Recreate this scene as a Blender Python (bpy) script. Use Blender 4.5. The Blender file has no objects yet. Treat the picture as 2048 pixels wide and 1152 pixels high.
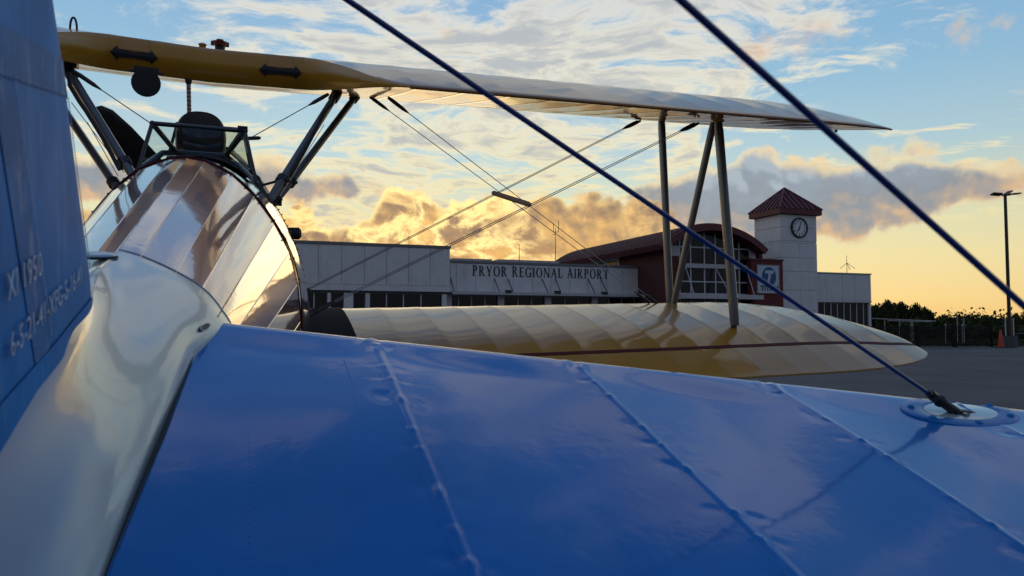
import bpy, bmesh, math, random
import numpy as np
from mathutils import Vector, Matrix
R = math.radians
scene = bpy.context.scene
COL = scene.collection
random.seed(7)

# ------------------------------------------------------------------ camera
FP, PITCH = 1480.0, math.atan(74.0 / 1480.0)
EYE = 1.25
cam = bpy.data.cameras.new('camera')
cam_ob = bpy.data.objects.new('camera', cam)
COL.objects.link(cam_ob)
cam.sensor_width = 36.0
cam.lens = 36.0 * FP / 2048.0
cam.clip_start, cam.clip_end = 0.02, 6000
cam_ob.location = (0, 0, EYE)
cam_ob.rotation_euler = (math.pi / 2 + PITCH, 0, 0)
cam.dof.use_dof = True
cam.dof.focus_distance = 4.5
cam.dof.aperture_fstop = 11.0
scene.camera = cam_ob


def ray(px, py):
    """direction (world) of a point measured on the photograph, for surveying the place"""
    x, z = (px - 1024) / FP, -(py - 576) / FP
    c, s = math.cos(PITCH), math.sin(PITCH)
    return np.array([x, c - z * s, s + z * c])


# ------------------------------------------------------------------ sky
SUN_AZ, SUN_EL = R(-9.0), R(4.0)
world = bpy.data.worlds.new('World')
scene.world = world
world.use_nodes = True
WT = world.node_tree
WT.nodes.clear()


class G:
    """tiny helper for node maths"""
    def __init__(s, tree): s.t = tree
    def n(s, kind, **kw):
        nd = s.t.nodes.new(kind)
        for k, v in kw.items(): setattr(nd, k, v)
        return nd
    def put(s, sock, v):
        if v is None: return
        if isinstance(v, bpy.types.NodeSocket): s.t.links.new(v, sock)
        else: sock.default_value = v
    def m(s, op, a, b=None, c=None, clamp=False):
        nd = s.n('ShaderNodeMath', operation=op, use_clamp=clamp)
        s.put(nd.inputs[0], a); s.put(nd.inputs[1], b); s.put(nd.inputs[2], c)
        return nd.outputs[0]
    def v(s, op, a, b=None):
        nd = s.n('ShaderNodeVectorMath', operation=op)
        s.put(nd.inputs[0], a); s.put(nd.inputs[1], b)
        return nd.outputs['Value'] if op in ('DOT_PRODUCT', 'LENGTH') else nd.outputs[0]
    def xyz(s, x, y, z):
        nd = s.n('ShaderNodeCombineXYZ')
        for i, q in enumerate((x, y, z)): s.put(nd.inputs[i], q)
        return nd.outputs[0]
    def sep(s, v):
        nd = s.n('ShaderNodeSeparateXYZ'); s.put(nd.inputs[0], v)
        return nd.outputs
    def noise(s, vec, scale, detail=5.0, rough=0.55, dist=0.0, color=False):
        nd = s.n('ShaderNodeTexNoise')
        s.put(nd.inputs['Vector'], vec)
        nd.inputs['Scale'].default_value = scale
        nd.inputs['Detail'].default_value = detail
        nd.inputs['Roughness'].default_value = rough
        nd.inputs['Distortion'].default_value = dist
        return nd.outputs['Color' if color else 'Fac']
    def step(s, x, lo, hi):
        nd = s.n('ShaderNodeMapRange', interpolation_type='SMOOTHSTEP')
        s.put(nd.inputs[0], x)
        s.put(nd.inputs[1], lo); s.put(nd.inputs[2], hi)
        return nd.outputs[0]
    def mix(s, f, a, b, kind='MIX'):
        nd = s.n('ShaderNodeMix', data_type='RGBA', blend_type=kind)
        s.put(nd.inputs[0], f)
        s.put(nd.inputs[6], rgba(a)); s.put(nd.inputs[7], rgba(b))
        return nd.outputs[2]
    def ramp(s, x, stops, mode='LINEAR'):
        nd = s.n('ShaderNodeValToRGB')
        cr = nd.color_ramp
        cr.interpolation = mode
        while len(cr.elements) < len(stops): cr.elements.new(0.5)
        for e, (p, c) in zip(cr.elements, sorted(stops, key=lambda q: q[0])):
            e.position = p
            e.color = rgba(c) if not isinstance(c, (int, float)) else (c, c, c, 1)
        s.put(nd.inputs[0], x)
        return nd.outputs[0]


def rgba(c):
    if isinstance(c, bpy.types.NodeSocket): return c
    return tuple(c) + (1.0,) if len(c) == 3 else tuple(c)


def lin(r, g, b):
    f = lambda q: (q / 255 / 12.92) if q <= 10 else ((q / 255 + 0.055) / 1.055) ** 2.4
    return (f(r), f(g), f(b), 1.0)


g = G(WT)
D = g.n('ShaderNodeTexCoord').outputs['Generated']
D = g.v('NORMALIZE', D)
dx, dy, dz = g.sep(D)
el = g.m('ARCSINE', dz)
az = g.m('ARCTAN2', dx, dy)
SD = (math.sin(SUN_AZ) * math.cos(SUN_EL), math.cos(SUN_AZ) * math.cos(SUN_EL), math.sin(SUN_EL))
sdot = g.v('DOT_PRODUCT', D, SD)
toward = g.step(sdot, -0.35, 0.95)                    # 1 at the sunset, 0 in the east
eld = g.m('MULTIPLY', el, 180 / math.pi / 90.0)       # 0 horizon .. 1 zenith
west = g.ramp(eld, [(0.0, lin(246, 200, 120)), (0.022, lin(246, 214, 144)), (0.055, lin(238, 221, 164)), (0.095, lin(214, 218, 184)),
                    (0.14, lin(172, 202, 213)), (0.20, lin(140, 186, 216)), (0.30, lin(112, 164, 211)), (0.42, lin(84, 136, 194)), (0.6, lin(46, 104, 172)), (1.0, lin(36, 86, 150))])
east = g.ramp(eld, [(0.0, lin(118, 122, 140)), (0.1, lin(128, 134, 152)), (0.25, lin(122, 138, 164)), (0.5, lin(80, 110, 156)), (1.0, lin(36, 86, 150))])
clear = g.mix(toward, east, west)
glow = g.m('POWER', g.m('MAXIMUM', sdot, 0.0), 60.0)
glow = g.m('MULTIPLY', glow, g.step(el, 0.25, 0.0))
clear = g.mix(g.m('MULTIPLY', glow, 0.65), clear, lin(250, 190, 96))
ns = g.n('ShaderNodeTexSky', sky_type='NISHITA')
ns.sun_disc = False
ns.sun_elevation = SUN_EL
ns.sun_rotation = SUN_AZ
nish = g.v('MINIMUM', g.v('MULTIPLY', ns.outputs[0], (0.15, 0.15, 0.15)), (1.0, 1.0, 1.0))
clear = g.mix(0.12, clear, nish)

# high thin cloud: a sheet seen in perspective
zz = g.m('ADD', g.m('MAXIMUM', dz, 0.0), 0.10)
P = g.xyz(g.m('DIVIDE', dx, zz), g.m('DIVIDE', dy, zz), 0.0)
warp = g.v('MULTIPLY', g.v('SUBTRACT', g.noise(P, 1.3, 3, 0.5, color=True), (0.5, 0.5, 0.5)), (0.7, 0.7, 0.0))
Pw = g.v('ADD', P, warp)
Ps = g.v('MULTIPLY', Pw, (1.0, 1.35, 1.0))
big = g.noise(g.v('ADD', P, (3.1, 0.4, 0.0)), 0.62, 2, 0.5)
fine = g.noise(Ps, 3.6, 9, 0.64)
streak = g.noise(g.v('MULTIPLY', g.v('ADD', Pw, (7.7, 1.0, 2.0)), (2.2, 6.0, 1.0)), 1.0, 7, 0.6)
dens = g.m('ADD', g.m('MULTIPLY', fine, 0.76), g.m('MULTIPLY', streak, 0.24))
# more of it left of centre, open blue to the right
cover = g.ramp(g.m('ADD', g.m('MULTIPLY', az, 1 / math.pi), 0.5), [(0.0, 0.54), (0.30, 0.60), (0.42, 0.64), (0.49, 0.74), (0.555, 0.66), (0.60, 0.50), (0.68, 0.44), (0.8, 0.48), (1.0, 0.5)])
cover = g.mix(g.step(eld, 0.30, 0.42), cover, (0.66, 0.66, 0.66))
cover = g.mix(g.step(eld, 0.50, 0.64), cover, (0.50, 0.50, 0.50))
cover = g.m('ADD', cover, g.m('MULTIPLY', g.m('SUBTRACT', big, 0.5), 1.1))
lo = g.m('SUBTRACT', 0.70, g.m('MULTIPLY', cover, 0.42))
high = g.m('MULTIPLY', g.step(dens, lo, g.m('ADD', lo, 0.13)), g.step(el, R(4.5), R(9.0)))
hcol_w = g.ramp(eld, [(0.05, lin(250, 222, 150)), (0.12, lin(246, 230, 180)), (0.20, lin(240, 230, 204)), (0.30, lin(222, 220, 214)), (0.5, lin(224, 217, 208)), (0.7, lin(206, 210, 220))])
hcol = g.mix(toward, lin(140, 142, 156), hcol_w)
thick = g.step(dens, g.m('ADD', lo, 0.07), g.m('ADD', lo, 0.23))
hcol = g.mix(g.m('MULTIPLY', thick, 0.75), hcol, g.mix(toward, lin(112, 118, 136), lin(160, 167, 176)))
sky = g.mix(g.m('MULTIPLY', high, 0.88), clear, hcol)

# stray peach puffs, upper right and upper middle
A45 = math.pi / 2


def azel(px, py):
    d = ray(px, py)
    return math.atan2(d[0], d[1]), math.asin(d[2] / np.linalg.norm(d))


puffn = g.noise(D, 24.0, 9, 0.68)
puff = None
for px, py, rx, ry in ((1932, 66, 26, 30), (1992, 46, 22, 16), (1570, 92, 95, 34), (1500, 108, 60, 30), (898, 70, 18, 34), (890, 118, 34, 22)):
    a0, e0 = azel(px, py)
    q = g.m('ADD', g.m('POWER', g.m('DIVIDE', g.m('ABSOLUTE', g.m('SUBTRACT', az, a0)), rx / FP), 2.0),
            g.m('POWER', g.m('DIVIDE', g.m('ABSOLUTE', g.m('SUBTRACT', el, e0)), ry / FP), 2.0))
    b = g.m('SUBTRACT', 1.0, g.m('MULTIPLY', q, 0.5), clamp=False)
    puff = b if puff is None else g.m('MAXIMUM', puff, b)
pd = g.m('ADD', puff, g.m('MULTIPLY', g.m('SUBTRACT', puffn, 0.5), 5.0))
sky = g.mix(g.m('MULTIPLY', g.step(pd, 0.3, 1.9), 0.72), sky, g.mix(g.step(pd, 0.5, 1.8), lin(214, 198, 182), lin(222, 182, 148)))

# low cloud banks: a height profile along the compass plus billowing noise
tt = g.m('ADD', g.m('DIVIDE', az, A45), 0.5)           # 0..1 across the western quarter


def profile(pts):
    """(px, py) points -> a ramp of elevation (radians) over azimuth"""
    st = []
    for px, py in pts:
        a, e = azel(px, py)
        st.append((a / A45 + 0.5, max(0.0, e + 0.2)))
    return g.m('SUBTRACT', g.ramp(tt, st), 0.2)


n1 = g.noise(D, 11.0, 10, 0.64)
n2 = g.noise(g.v('ADD', D, (5.2, 1.3, 0.7)), 26.0, 7, 0.6)
ab1 = g.m('ABSOLUTE', g.m('SUBTRACT', g.noise(g.v('ADD', D, (1.0, 4.0, 2.0)), 17.0, 6, 0.52), 0.5))
def lumps(vec, scale):
    nd = g.n('ShaderNodeTexVoronoi', feature='F1', voronoi_dimensions='2D')
    g.put(nd.inputs['Vector'], vec)
    nd.inputs['Scale'].default_value = scale
    nd.inputs['Detail'].default_value = 2.5
    nd.inputs['Roughness'].default_value = 0.55
    return nd.outputs['Distance']


Dw = g.v('ADD', g.xyz(az, el, 0.0), g.v('MULTIPLY', g.v('SUBTRACT', g.noise(D, 8.0, 4, 0.6, color=True), (0.5, 0.5, 0.5)), (0.06, 0.06, 0.06)))
v1 = lumps(Dw, 15.0)
v2 = lumps(g.v('ADD', Dw, (0.005, 0.008, 0.0)), 15.0)
puffy = g.m('SUBTRACT', 0.50, v1)                     # cauliflower outline
side = g.m('MULTIPLY', g.m('SUBTRACT', v2, v1), 0.7)    # which side of a lump faces up and away from the sun
billow = g.m('ADD', g.m('SUBTRACT', g.m('MULTIPLY', g.m('SUBTRACT', n1, 0.5), 1.1), g.m('MULTIPLY', ab1, 0.5)), g.m('MULTIPLY', puffy, 0.75))

# grey bank (left shelf and the big one on the right)
gt = profile([(300, 330), (480, 318), (600, 326), (690, 352), (745, 372), (790, 392), (1230, 392), (1320, 352), (1400, 345), (1460, 318), (1530, 300), (1620, 322), (1700, 330),
              (1770, 304), (1830, 298), (1900, 314), (1960, 318), (2020, 336), (2080, 350), (2200, 372)])
gb = profile([(300, 420), (480, 416), (600, 412), (690, 402), (745, 392), (790, 392), (1230, 392), (1320, 446), (1400, 510), (1500, 515), (1620, 492), (1720, 482), (1820, 462), (1900, 444), (1960, 424), (2020, 404), (2080, 392), (2200, 392)])
gd = g.m('MINIMUM', g.m('SUBTRACT', gt, el), g.m('MULTIPLY', g.m('SUBTRACT', el, gb), 1.2))
gd = g.m('ADD', gd, g.m('ADD', 0.013, g.m('ADD', g.m('MULTIPLY', billow, 0.036), g.m('MULTIPLY', g.m('SUBTRACT', n2, 0.5), 0.030))))
gm_ = g.step(gd, -0.004, g.m('ADD', 0.007, g.m('MULTIPLY', g.step(g.m('SUBTRACT', el, gb), 0.06, 0.0), 0.016)))
gcore = g.step(gd, 0.0, 0.022)
gshade = g.m('MULTIPLY', g.m('SUBTRACT', el, gb), 9.0)
gcol = g.ramp(g.m('ADD', gshade, g.m('ADD', side, g.m('MULTIPLY', g.m('SUBTRACT', n2, 0.5), 0.6))), [(0.0, lin(212, 176, 138)), (0.18, lin(172, 158, 148)), (0.45, lin(138, 144, 154)), (0.8, lin(142, 154, 168)), (1.1, lin(166, 176, 186))])
gcol = g.mix(toward, lin(104, 108, 124), gcol)
gedge = g.mix(toward, lin(136, 138, 150), lin(232, 216, 176))
gcol = g.mix(gcore, gedge, gcol)
gtop = g.m('MULTIPLY', g.step(g.m('SUBTRACT', gt, el), 0.022, 0.0), g.step(g.noise(D, 13.0, 3, 0.5), 0.44, 0.62))
gcol = g.mix(g.m('MULTIPLY', gtop, 0.7), gcol, g.mix(toward, lin(140, 140, 150), lin(238, 208, 158)))
sky = g.mix(g.m('MULTIPLY', gm_, 0.93), sky, gcol)

# golden cumulus bank over the terminal
ct = profile([(300, 420), (520, 414), (590, 402), (620, 416), (655, 436), (700, 446), (738, 420), (765, 388), (800, 376), (860, 384), (884, 420), (905, 384), (935, 376), (965, 392), (990, 386),
              (1040, 398), (1075, 384), (1115, 378), (1160, 398), (1200, 386), (1240, 390), (1300, 396), (1350, 412), (1400, 470), (1450, 560), (1540, 900), (1650, 1000), (1800, 1000)])
cd = g.m('ADD', g.m('ADD', g.m('SUBTRACT', ct, el), 0.005), g.m('MULTIPLY', billow, 0.040))
cm = g.step(cd, -0.003, 0.007)
holes = g.noise(g.v('ADD', g.v('MULTIPLY', D, (1.0, 1.0, 1.5)), (2.2, 0.0, 8.0)), 19.0, 7, 0.6, 0.4)
rim = g.m('MULTIPLY', g.step(cd, 0.020, 0.0), g.step(g.noise(D, 9.0, 2, 0.5), 0.32, 0.55))
gap = g.m('SUBTRACT', 1.0, g.m('MULTIPLY', g.m('ABSOLUTE', g.m('SUBTRACT', holes, 0.53)), 9.0), clamp=True)
big2 = g.noise(g.v('ADD', D, (0.0, 3.0, 1.0)), 7.0, 3, 0.5)
near = g.step(g.m('ABSOLUTE', g.m('SUBTRACT', az, azel(860, 500)[0])), R(17), R(3))
lit = g.m('ADD', g.m('MULTIPLY', rim, 0.8), g.m('MULTIPLY', g.m('POWER', gap, 1.4), g.m('MULTIPLY', g.step(big2, 0.36, 0.54), 1.1)))
lit = g.m('MULTIPLY', lit, g.m('ADD', 0.25, g.m('MULTIPLY', near, 0.85)), clamp=True)
low = g.step(el, R(7.6), R(4.0))
body = g.ramp(g.m('SUBTRACT', g.m('ADD', g.m('MULTIPLY', holes, 0.7), g.m('MULTIPLY', n2, 0.3)), g.m('MULTIPLY', side, 0.35)), [(0.34, lin(140, 118, 102)), (0.47, lin(176, 142, 106)), (0.58, lin(210, 166, 108)), (0.68, lin(242, 194, 116))])
body = g.mix(g.m('MULTIPLY', low, 0.6), body, lin(232, 172, 96))
body = g.mix(g.step(az, R(9), R(20)), body, lin(172, 158, 142))
body = g.mix(lit, body, (1.25, 0.90, 0.36, 1.0))
body = g.mix(toward, lin(108, 112, 128), body)
sky = g.mix(g.m('MULTIPLY', cm, 0.97), sky, body)
# a last band of clear orange right on the horizon, and dull ground below it
sky = g.mix(g.step(el, 0.0, R(-3)), sky, lin(70, 70, 68))
bgn = g.n('ShaderNodeBackground')
g.put(bgn.inputs[0], sky)
bgn.inputs[1].default_value = 1.0
wout = g.n('ShaderNodeOutputWorld')
WT.links.new(bgn.outputs[0], wout.inputs[0])
world.cycles.sampling_method = 'MANUAL'
world.cycles.sample_map_resolution = 512

# ------------------------------------------------------------------ sun (behind the cloud bank, so weak and soft)
sun = bpy.data.lights.new('sun', 'SUN')
sun.energy = 0.10
sun.angle = R(20)
sun.color = (1.0, 0.72, 0.42)
sun_ob = bpy.data.objects.new('sun', sun)
COL.objects.link(sun_ob)
sun_ob.location = (0, 0, 60)
sun_ob.rotation_euler = Vector((-SD[0], -SD[1], -SD[2])).to_track_quat('-Z', 'Y').to_euler()

scene.view_settings.view_transform = 'Standard'
scene.view_settings.look = 'None'
scene.view_settings.exposure = 0.12
scene.view_settings.gamma = 1.0
scene.view_settings.use_curve_mapping = False
try:
    scene.cycles.use_denoising = True
    scene.cycles.sample_clamp_indirect = 4.0
    scene.cycles.max_bounces = 8
    scene.cycles.transparent_max_bounces = 24
except Exception:
    pass

# ------------------------------------------------------------------ materials
MATS = {}


def mat(name, col, rough=0.5, metal=0.0, var=0.0, vscale=6.0, bump=0.0, bscale=40.0, coat=0.0, coat_rough=0.05, coat_ior=1.5, spec=0.5, ior=1.5, rvar=0.0, dirt=None, stretch=None):
    m = bpy.data.materials.new(name)
    m.use_nodes = True
    t = m.node_tree
    b = t.nodes['Principled BSDF']
    h = G(t)
    b.inputs['Roughness'].default_value = rough
    b.inputs['Metallic'].default_value = metal
    b.inputs['IOR'].default_value = ior
    b.inputs['Specular IOR Level'].default_value = spec
    b.inputs['Coat Weight'].default_value = coat
    b.inputs['Coat Roughness'].default_value = coat_rough
    b.inputs['Coat IOR'].default_value = coat_ior
    c = rgba(col)
    b.inputs['Base Color'].default_value = c
    co = h.n('ShaderNodeTexCoord').outputs['Object']
    if var:
        f = h.noise(co, vscale, 6, 0.6)
        lo = tuple(q * (1 - var) for q in c[:3])
        hi = tuple(min(1, q * (1 + var)) for q in c[:3])
        cc = h.mix(h.step(f, 0.3, 0.7), lo, hi)
        if dirt:
            f2 = h.noise(h.v('MULTIPLY', h.v('ADD', co, (3, 1, 7)), stretch or (1, 1, 1)), dirt[1], 8, 0.7)
            cc = h.mix(h.m('MULTIPLY', h.step(f2, 0.52, 0.72), dirt[2]), cc, dirt[0])
        t.links.new(cc, b.inputs['Base Color'])
    if rvar:
        f = h.noise(co, vscale * 2.3, 5, 0.6)
        t.links.new(h.m('ADD', rough - rvar / 2, h.m('MULTIPLY', f, rvar)), b.inputs['Roughness'])
    if bump:
        bn = h.n('ShaderNodeBump')
        bn.inputs['Strength'].default_value = 1.0
        bn.inputs['Distance'].default_value = bump
        t.links.new(h.noise(co, bscale, 6, 0.6), bn.inputs['Height'])
        t.links.new(bn.outputs[0], b.inputs['Normal'])
        if coat: t.links.new(bn.outputs[0], b.inputs['Coat Normal'])
    MATS[name] = m
    return m


def glass(name, tint, rough=0.02, alpha=0.25):
    """thin clear sheet: mostly see-through with a real gloss"""
    m = bpy.data.materials.new(name)
    m.use_nodes = True
    t = m.node_tree
    t.nodes.clear()
    h = G(t)
    tr = h.n('ShaderNodeBsdfTransparent'); tr.inputs[0].default_value = rgba(tint)
    gl = h.n('ShaderNodeBsdfGlossy'); gl.inputs['Roughness'].default_value = rough
    gm = h.n('ShaderNodeNewGeometry')
    fc = h.m('ABSOLUTE', h.v('DOT_PRODUCT', gm.outputs['Normal'], gm.outputs['Incoming']))
    mx = h.n('ShaderNodeMixShader')
    t.links.new(h.m('ADD', 0.02 + alpha * 0.04, h.m('MULTIPLY', h.m('POWER', h.m('SUBTRACT', 1.0, fc), 5.0), 0.6)), mx.inputs[0])
    t.links.new(tr.outputs[0], mx.inputs[1]); t.links.new(gl.outputs[0], mx.inputs[2])
    o = h.n('ShaderNodeOutputMaterial'); t.links.new(mx.outputs[0], o.inputs[0])
    MATS[name] = m
    return m


YELLOW = mat('wing_yellow', (0.47, 0.225, 0.010), rough=0.34, spec=0.3, coat=0.5, coat_rough=0.035, ior=1.5, var=0.05, vscale=3, bump=0.0004, bscale=7)
BLUE = mat('tail_blue', (0.0, 0.165, 0.50), rough=0.45, spec=0.10, coat=0.9, coat_ior=1.5, coat_rough=0.085, var=0.07, vscale=5, dirt=((0.03, 0.21, 0.52, 1), 2.2, 0.35), rvar=0.10, bump=0.0010, bscale=5)
FINBLUE = mat('fin_blue', (0.026, 0.215, 0.52), rough=0.6, spec=0.12, var=0.18, vscale=7, rvar=0.2, bump=0.0010, bscale=22, dirt=((0.28, 0.40, 0.56, 1), 9, 0.5), stretch=(1, 5, .55))
TAPEBLUE = mat('tape_blue', (0.05, 0.19, 0.42), rough=0.65, spec=0.2, var=0.2, vscale=14, bump=0.0008, bscale=60, dirt=((0.40, 0.45, 0.52, 1), 14, 0.75), stretch=(1, 3, .8))
FABRIC = mat('fuselage_fabric', (0.30, 0.07, 0.085), rough=0.20, metal=0.32, coat=1.0, coat_ior=1.9, coat_rough=0.015, ior=1.7, var=0.05, vscale=2, bump=0.0005, bscale=6)
PANEL = mat('fuselage_metal', (0.62, 0.585, 0.56), rough=0.10, metal=0.92, coat=0.6, coat_rough=0.02, bump=0.0006, bscale=8)
FAIR = mat('polished_fairing', (0.42, 0.485, 0.505), rough=0.30, metal=0.5, coat=0.6, coat_rough=0.05, rvar=0.06, vscale=3, bump=0.0004, bscale=9)
MAROON = mat('maroon', (0.10, 0.010, 0.012), rough=0.6, spec=0.15)
BLACK = mat('black_rubber', (0.010, 0.010, 0.012), rough=0.55, var=0.2, vscale=30)
WALK = mat('walkway_black', (0.006, 0.006, 0.006), rough=0.85, var=0.3, vscale=40, bump=0.001, bscale=200, spec=0.2)
LEATHER = mat('dark_leather', (0.022, 0.017, 0.014), rough=0.5, var=0.25, vscale=10, bump=0.003, bscale=24)
STRUTM = mat('strut_grey', (0.12, 0.135, 0.15), rough=0.32, coat=0.3, var=0.12, vscale=8)
STEEL = mat('steel_dark', (0.05, 0.05, 0.055), rough=0.42, metal=0.6, var=0.2, vscale=30)
WIREM = mat('wire_steel', (0.42, 0.42, 0.43), rough=0.3, metal=0.85)
WIREB = mat('wire_blue', (0.004, 0.022, 0.13), rough=0.32, coat=0.4, var=0.1, vscale=20)
PROPM = mat('propeller_black', (0.012, 0.011, 0.012), rough=0.4, var=0.2, vscale=5)
FRAMEM = mat('frame_black', (0.012, 0.014, 0.02), rough=0.35, coat=0.3)
WSGLASS = glass('windscreen_glass', (0.88, 0.92, 0.90, 1))
INSPECT = mat('inspection_window', (0.42, 0.52, 0.50), rough=0.12, coat=0.6)
PLATEB = mat('plate_blue', (0.004, 0.155, 0.46), rough=0.4, spec=0.2, coat=0.25, var=0.08, vscale=20)
TEXTM = mat('stencil_white', (0.44, 0.53, 0.64), rough=0.6, var=0.25, vscale=60)
NUMM = mat('number_black', (0.012, 0.012, 0.014), rough=0.6)
REDCAP = mat('cap_red', (0.16, 0.014, 0.016), rough=0.4, coat=0.3)
YCAP = mat('cap_yellow', (0.42, 0.20, 0.02), rough=0.35, coat=0.4)
GAUGE = mat('gauge_glass', (0.42, 0.34, 0.30), rough=0.15, coat=0.8)
WOODM = mat('spreader_wood', (0.62, 0.45, 0.34), rough=0.5, var=0.2, vscale=40)
CREAM = mat('pale_stripe', (0.70, 0.72, 0.74), rough=0.4)

# ------------------------------------------------------------------ mesh helpers
def mesh(name, verts, faces, m=None, smooth=True, auto=None):
    me = bpy.data.meshes.new(name)
    me.from_pydata([tuple(map(float, v)) for v in verts], [], [tuple(f) for f in faces])
    if m is not None: me.materials.append(m)
    me.validate()
    if smooth:
        me.polygons.foreach_set('use_smooth', [True] * len(me.polygons))
        if auto is not None:
            me.set_sharp_from_angle(angle=R(auto))
    me.update()
    return me


def link(name, me, parent=None):
    o = bpy.data.objects.new(name, me)
    COL.objects.link(o)
    if parent is not None: o.parent = parent
    return o


def tag(o, label=None, cat=None, group=None, kind=None):
    if label: o['label'] = label
    if cat: o['category'] = cat
    if group: o['group'] = group
    if kind: o['kind'] = kind
    return o


def empty(name, loc, label, cat, group=None, rot=None):
    o = bpy.data.objects.new(name, None)
    COL.objects.link(o)
    o.location = loc
    if rot is not None: o.rotation_euler = rot
    o.empty_display_size = 0.2
    return tag(o, label, cat, group)


class MB:
    """collects simple solids into one mesh"""
    def __init__(s): s.v, s.f = [], []
    def add(s, v, f):
        k = len(s.v)
        s.v += [tuple(map(float, q)) for q in v]
        s.f += [tuple(k + i for i in q) for q in f]
        return s
    def box(s, c, ax, ay, az_):
        """centre and three half-edge vectors"""
        c, ax, ay, az_ = (np.array(q, float) for q in (c, ax, ay, az_))
        v = [c + i * ax + j * ay + k * az_ for i in (-1, 1) for j in (-1, 1) for k in (-1, 1)]
        return s.add(v, [(0, 1, 3, 2), (4, 6, 7, 5), (0, 4, 5, 1), (2, 3, 7, 6), (0, 2, 6, 4), (1, 5, 7, 3)])
    def tube(s, pts, r, n=10, caps=True, flat=None):
        """round (or, with flat=(axis, ratio), streamlined) tube along points"""
        pts = [np.array(p, float) for p in pts]
        rr = r if hasattr(r, '__len__') else [r] * len(pts)
        v, f = [], []
        prev = None
        for i, p in enumerate(pts):
            d = pts[min(i + 1, len(pts) - 1)] - pts[max(i - 1, 0)]
            d = d / (np.linalg.norm(d) + 1e-12)
            if flat is not None:
                a = np.array(flat[0], float); a = a - d * a.dot(d)
            else:
                a = np.array((0, 0, 1.0)) if abs(d[2]) < 0.9 else np.array((1.0, 0, 0))
                if prev is not None: a = prev
                a = a - d * a.dot(d)
            a /= np.linalg.norm(a) + 1e-12
            prev = a
            b = np.cross(d, a)
            k = flat[1] if flat is not None else 1.0
            for q in range(n):
                t = 2 * math.pi * q / n
                v.append(p + a * math.cos(t) * rr[i] * k + b * math.sin(t) * rr[i])
        for i in range(len(pts) - 1):
            for q in range(n):
                f.append((i * n + q, i * n + (q + 1) % n, (i + 1) * n + (q + 1) % n, (i + 1) * n + q))
        if caps:
            f.append(tuple(range(n))[::-1]); f.append(tuple(range((len(pts) - 1) * n, len(pts) * n)))
        return s.add(v, f)
    def ball(s, c, r, n=8, sq=(1, 1, 1)):
        c = np.array(c, float)
        v, f = [], []
        for i in range(n + 1):
            th = math.pi * i / n
            for j in range(2 * n):
                ph = math.pi * j / n
                v.append(c + r * np.array((sq[0] * math.sin(th) * math.cos(ph), sq[1] * math.sin(th) * math.sin(ph), sq[2] * math.cos(th))))
        for i in range(n):
            for j in range(2 * n):
                f.append((i * 2 * n + j, (i + 1) * 2 * n + j, (i + 1) * 2 * n + (j + 1) % (2 * n), i * 2 * n + (j + 1) % (2 * n)))
        return s.add(v, f)
    def loft(s, rings, closed=True, caps=True):
        n = len(rings[0])
        v = [p for r_ in rings for p in r_]
        f = []
        for i in range(len(rings) - 1):
            for q in range(n if closed else n - 1):
                f.append((i * n + q, i * n + (q + 1) % n, (i + 1) * n + (q + 1) % n, (i + 1) * n + q))
        if caps and closed:
            f.append(tuple(range(n))[::-1]); f.append(tuple(range((len(rings) - 1) * n, len(rings) * n)))
        return s.add(v, f)
    def prism(s, poly, d):
        """polygon (3-D points) pushed along vector d"""
        d = np.array(d, float)
        n = len(poly)
        a = [np.array(p, float) for p in poly]
        v = a + [p + d for p in a]
        f = [tuple(range(n))[::-1], tuple(range(n, 2 * n))]
        f += [(i, (i + 1) % n, n + (i + 1) % n, n + i) for i in range(n)]
        return s.add(v, f)
    def build(s, name, m, parent=None, smooth=True, auto=40, shift=None):
        v = s.v
        if shift is not None:
            sh = np.array(shift, float)
            v = [tuple(np.array(q) - sh) for q in v]
        me = mesh(name, v, s.f, m, smooth, auto)
        bm = bmesh.new(); bm.from_mesh(me)
        bmesh.ops.recalc_face_normals(bm, faces=bm.faces)
        bm.to_mesh(me); bm.free()
        return link(name, me, parent)


def grid_faces(nr, nc, closed=False):
    f = []
    for i in range(nr - 1):
        for j in range(nc if closed else nc - 1):
            f.append((i * nc + j, i * nc + (j + 1) % nc, (i + 1) * nc + (j + 1) % nc, (i + 1) * nc + j))
    return f


def text_mesh(body, size, depth, bold=0.0, spacing=1.0):
    cu = bpy.data.curves.new('lettering', 'FONT')
    cu.body = body
    cu.size = size
    cu.extrude = depth
    cu.offset = bold
    cu.align_x, cu.align_y = 'CENTER', 'CENTER'
    cu.space_character = spacing
    cu.resolution_u = 3
    ob = bpy.data.objects.new('lettering', cu)
    COL.objects.link(ob)
    bpy.context.view_layer.update()
    me = bpy.data.meshes.new_from_object(ob.evaluated_get(bpy.context.evaluated_depsgraph_get()))
    bpy.data.objects.remove(ob)
    bpy.data.curves.remove(cu)
    return me

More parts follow.
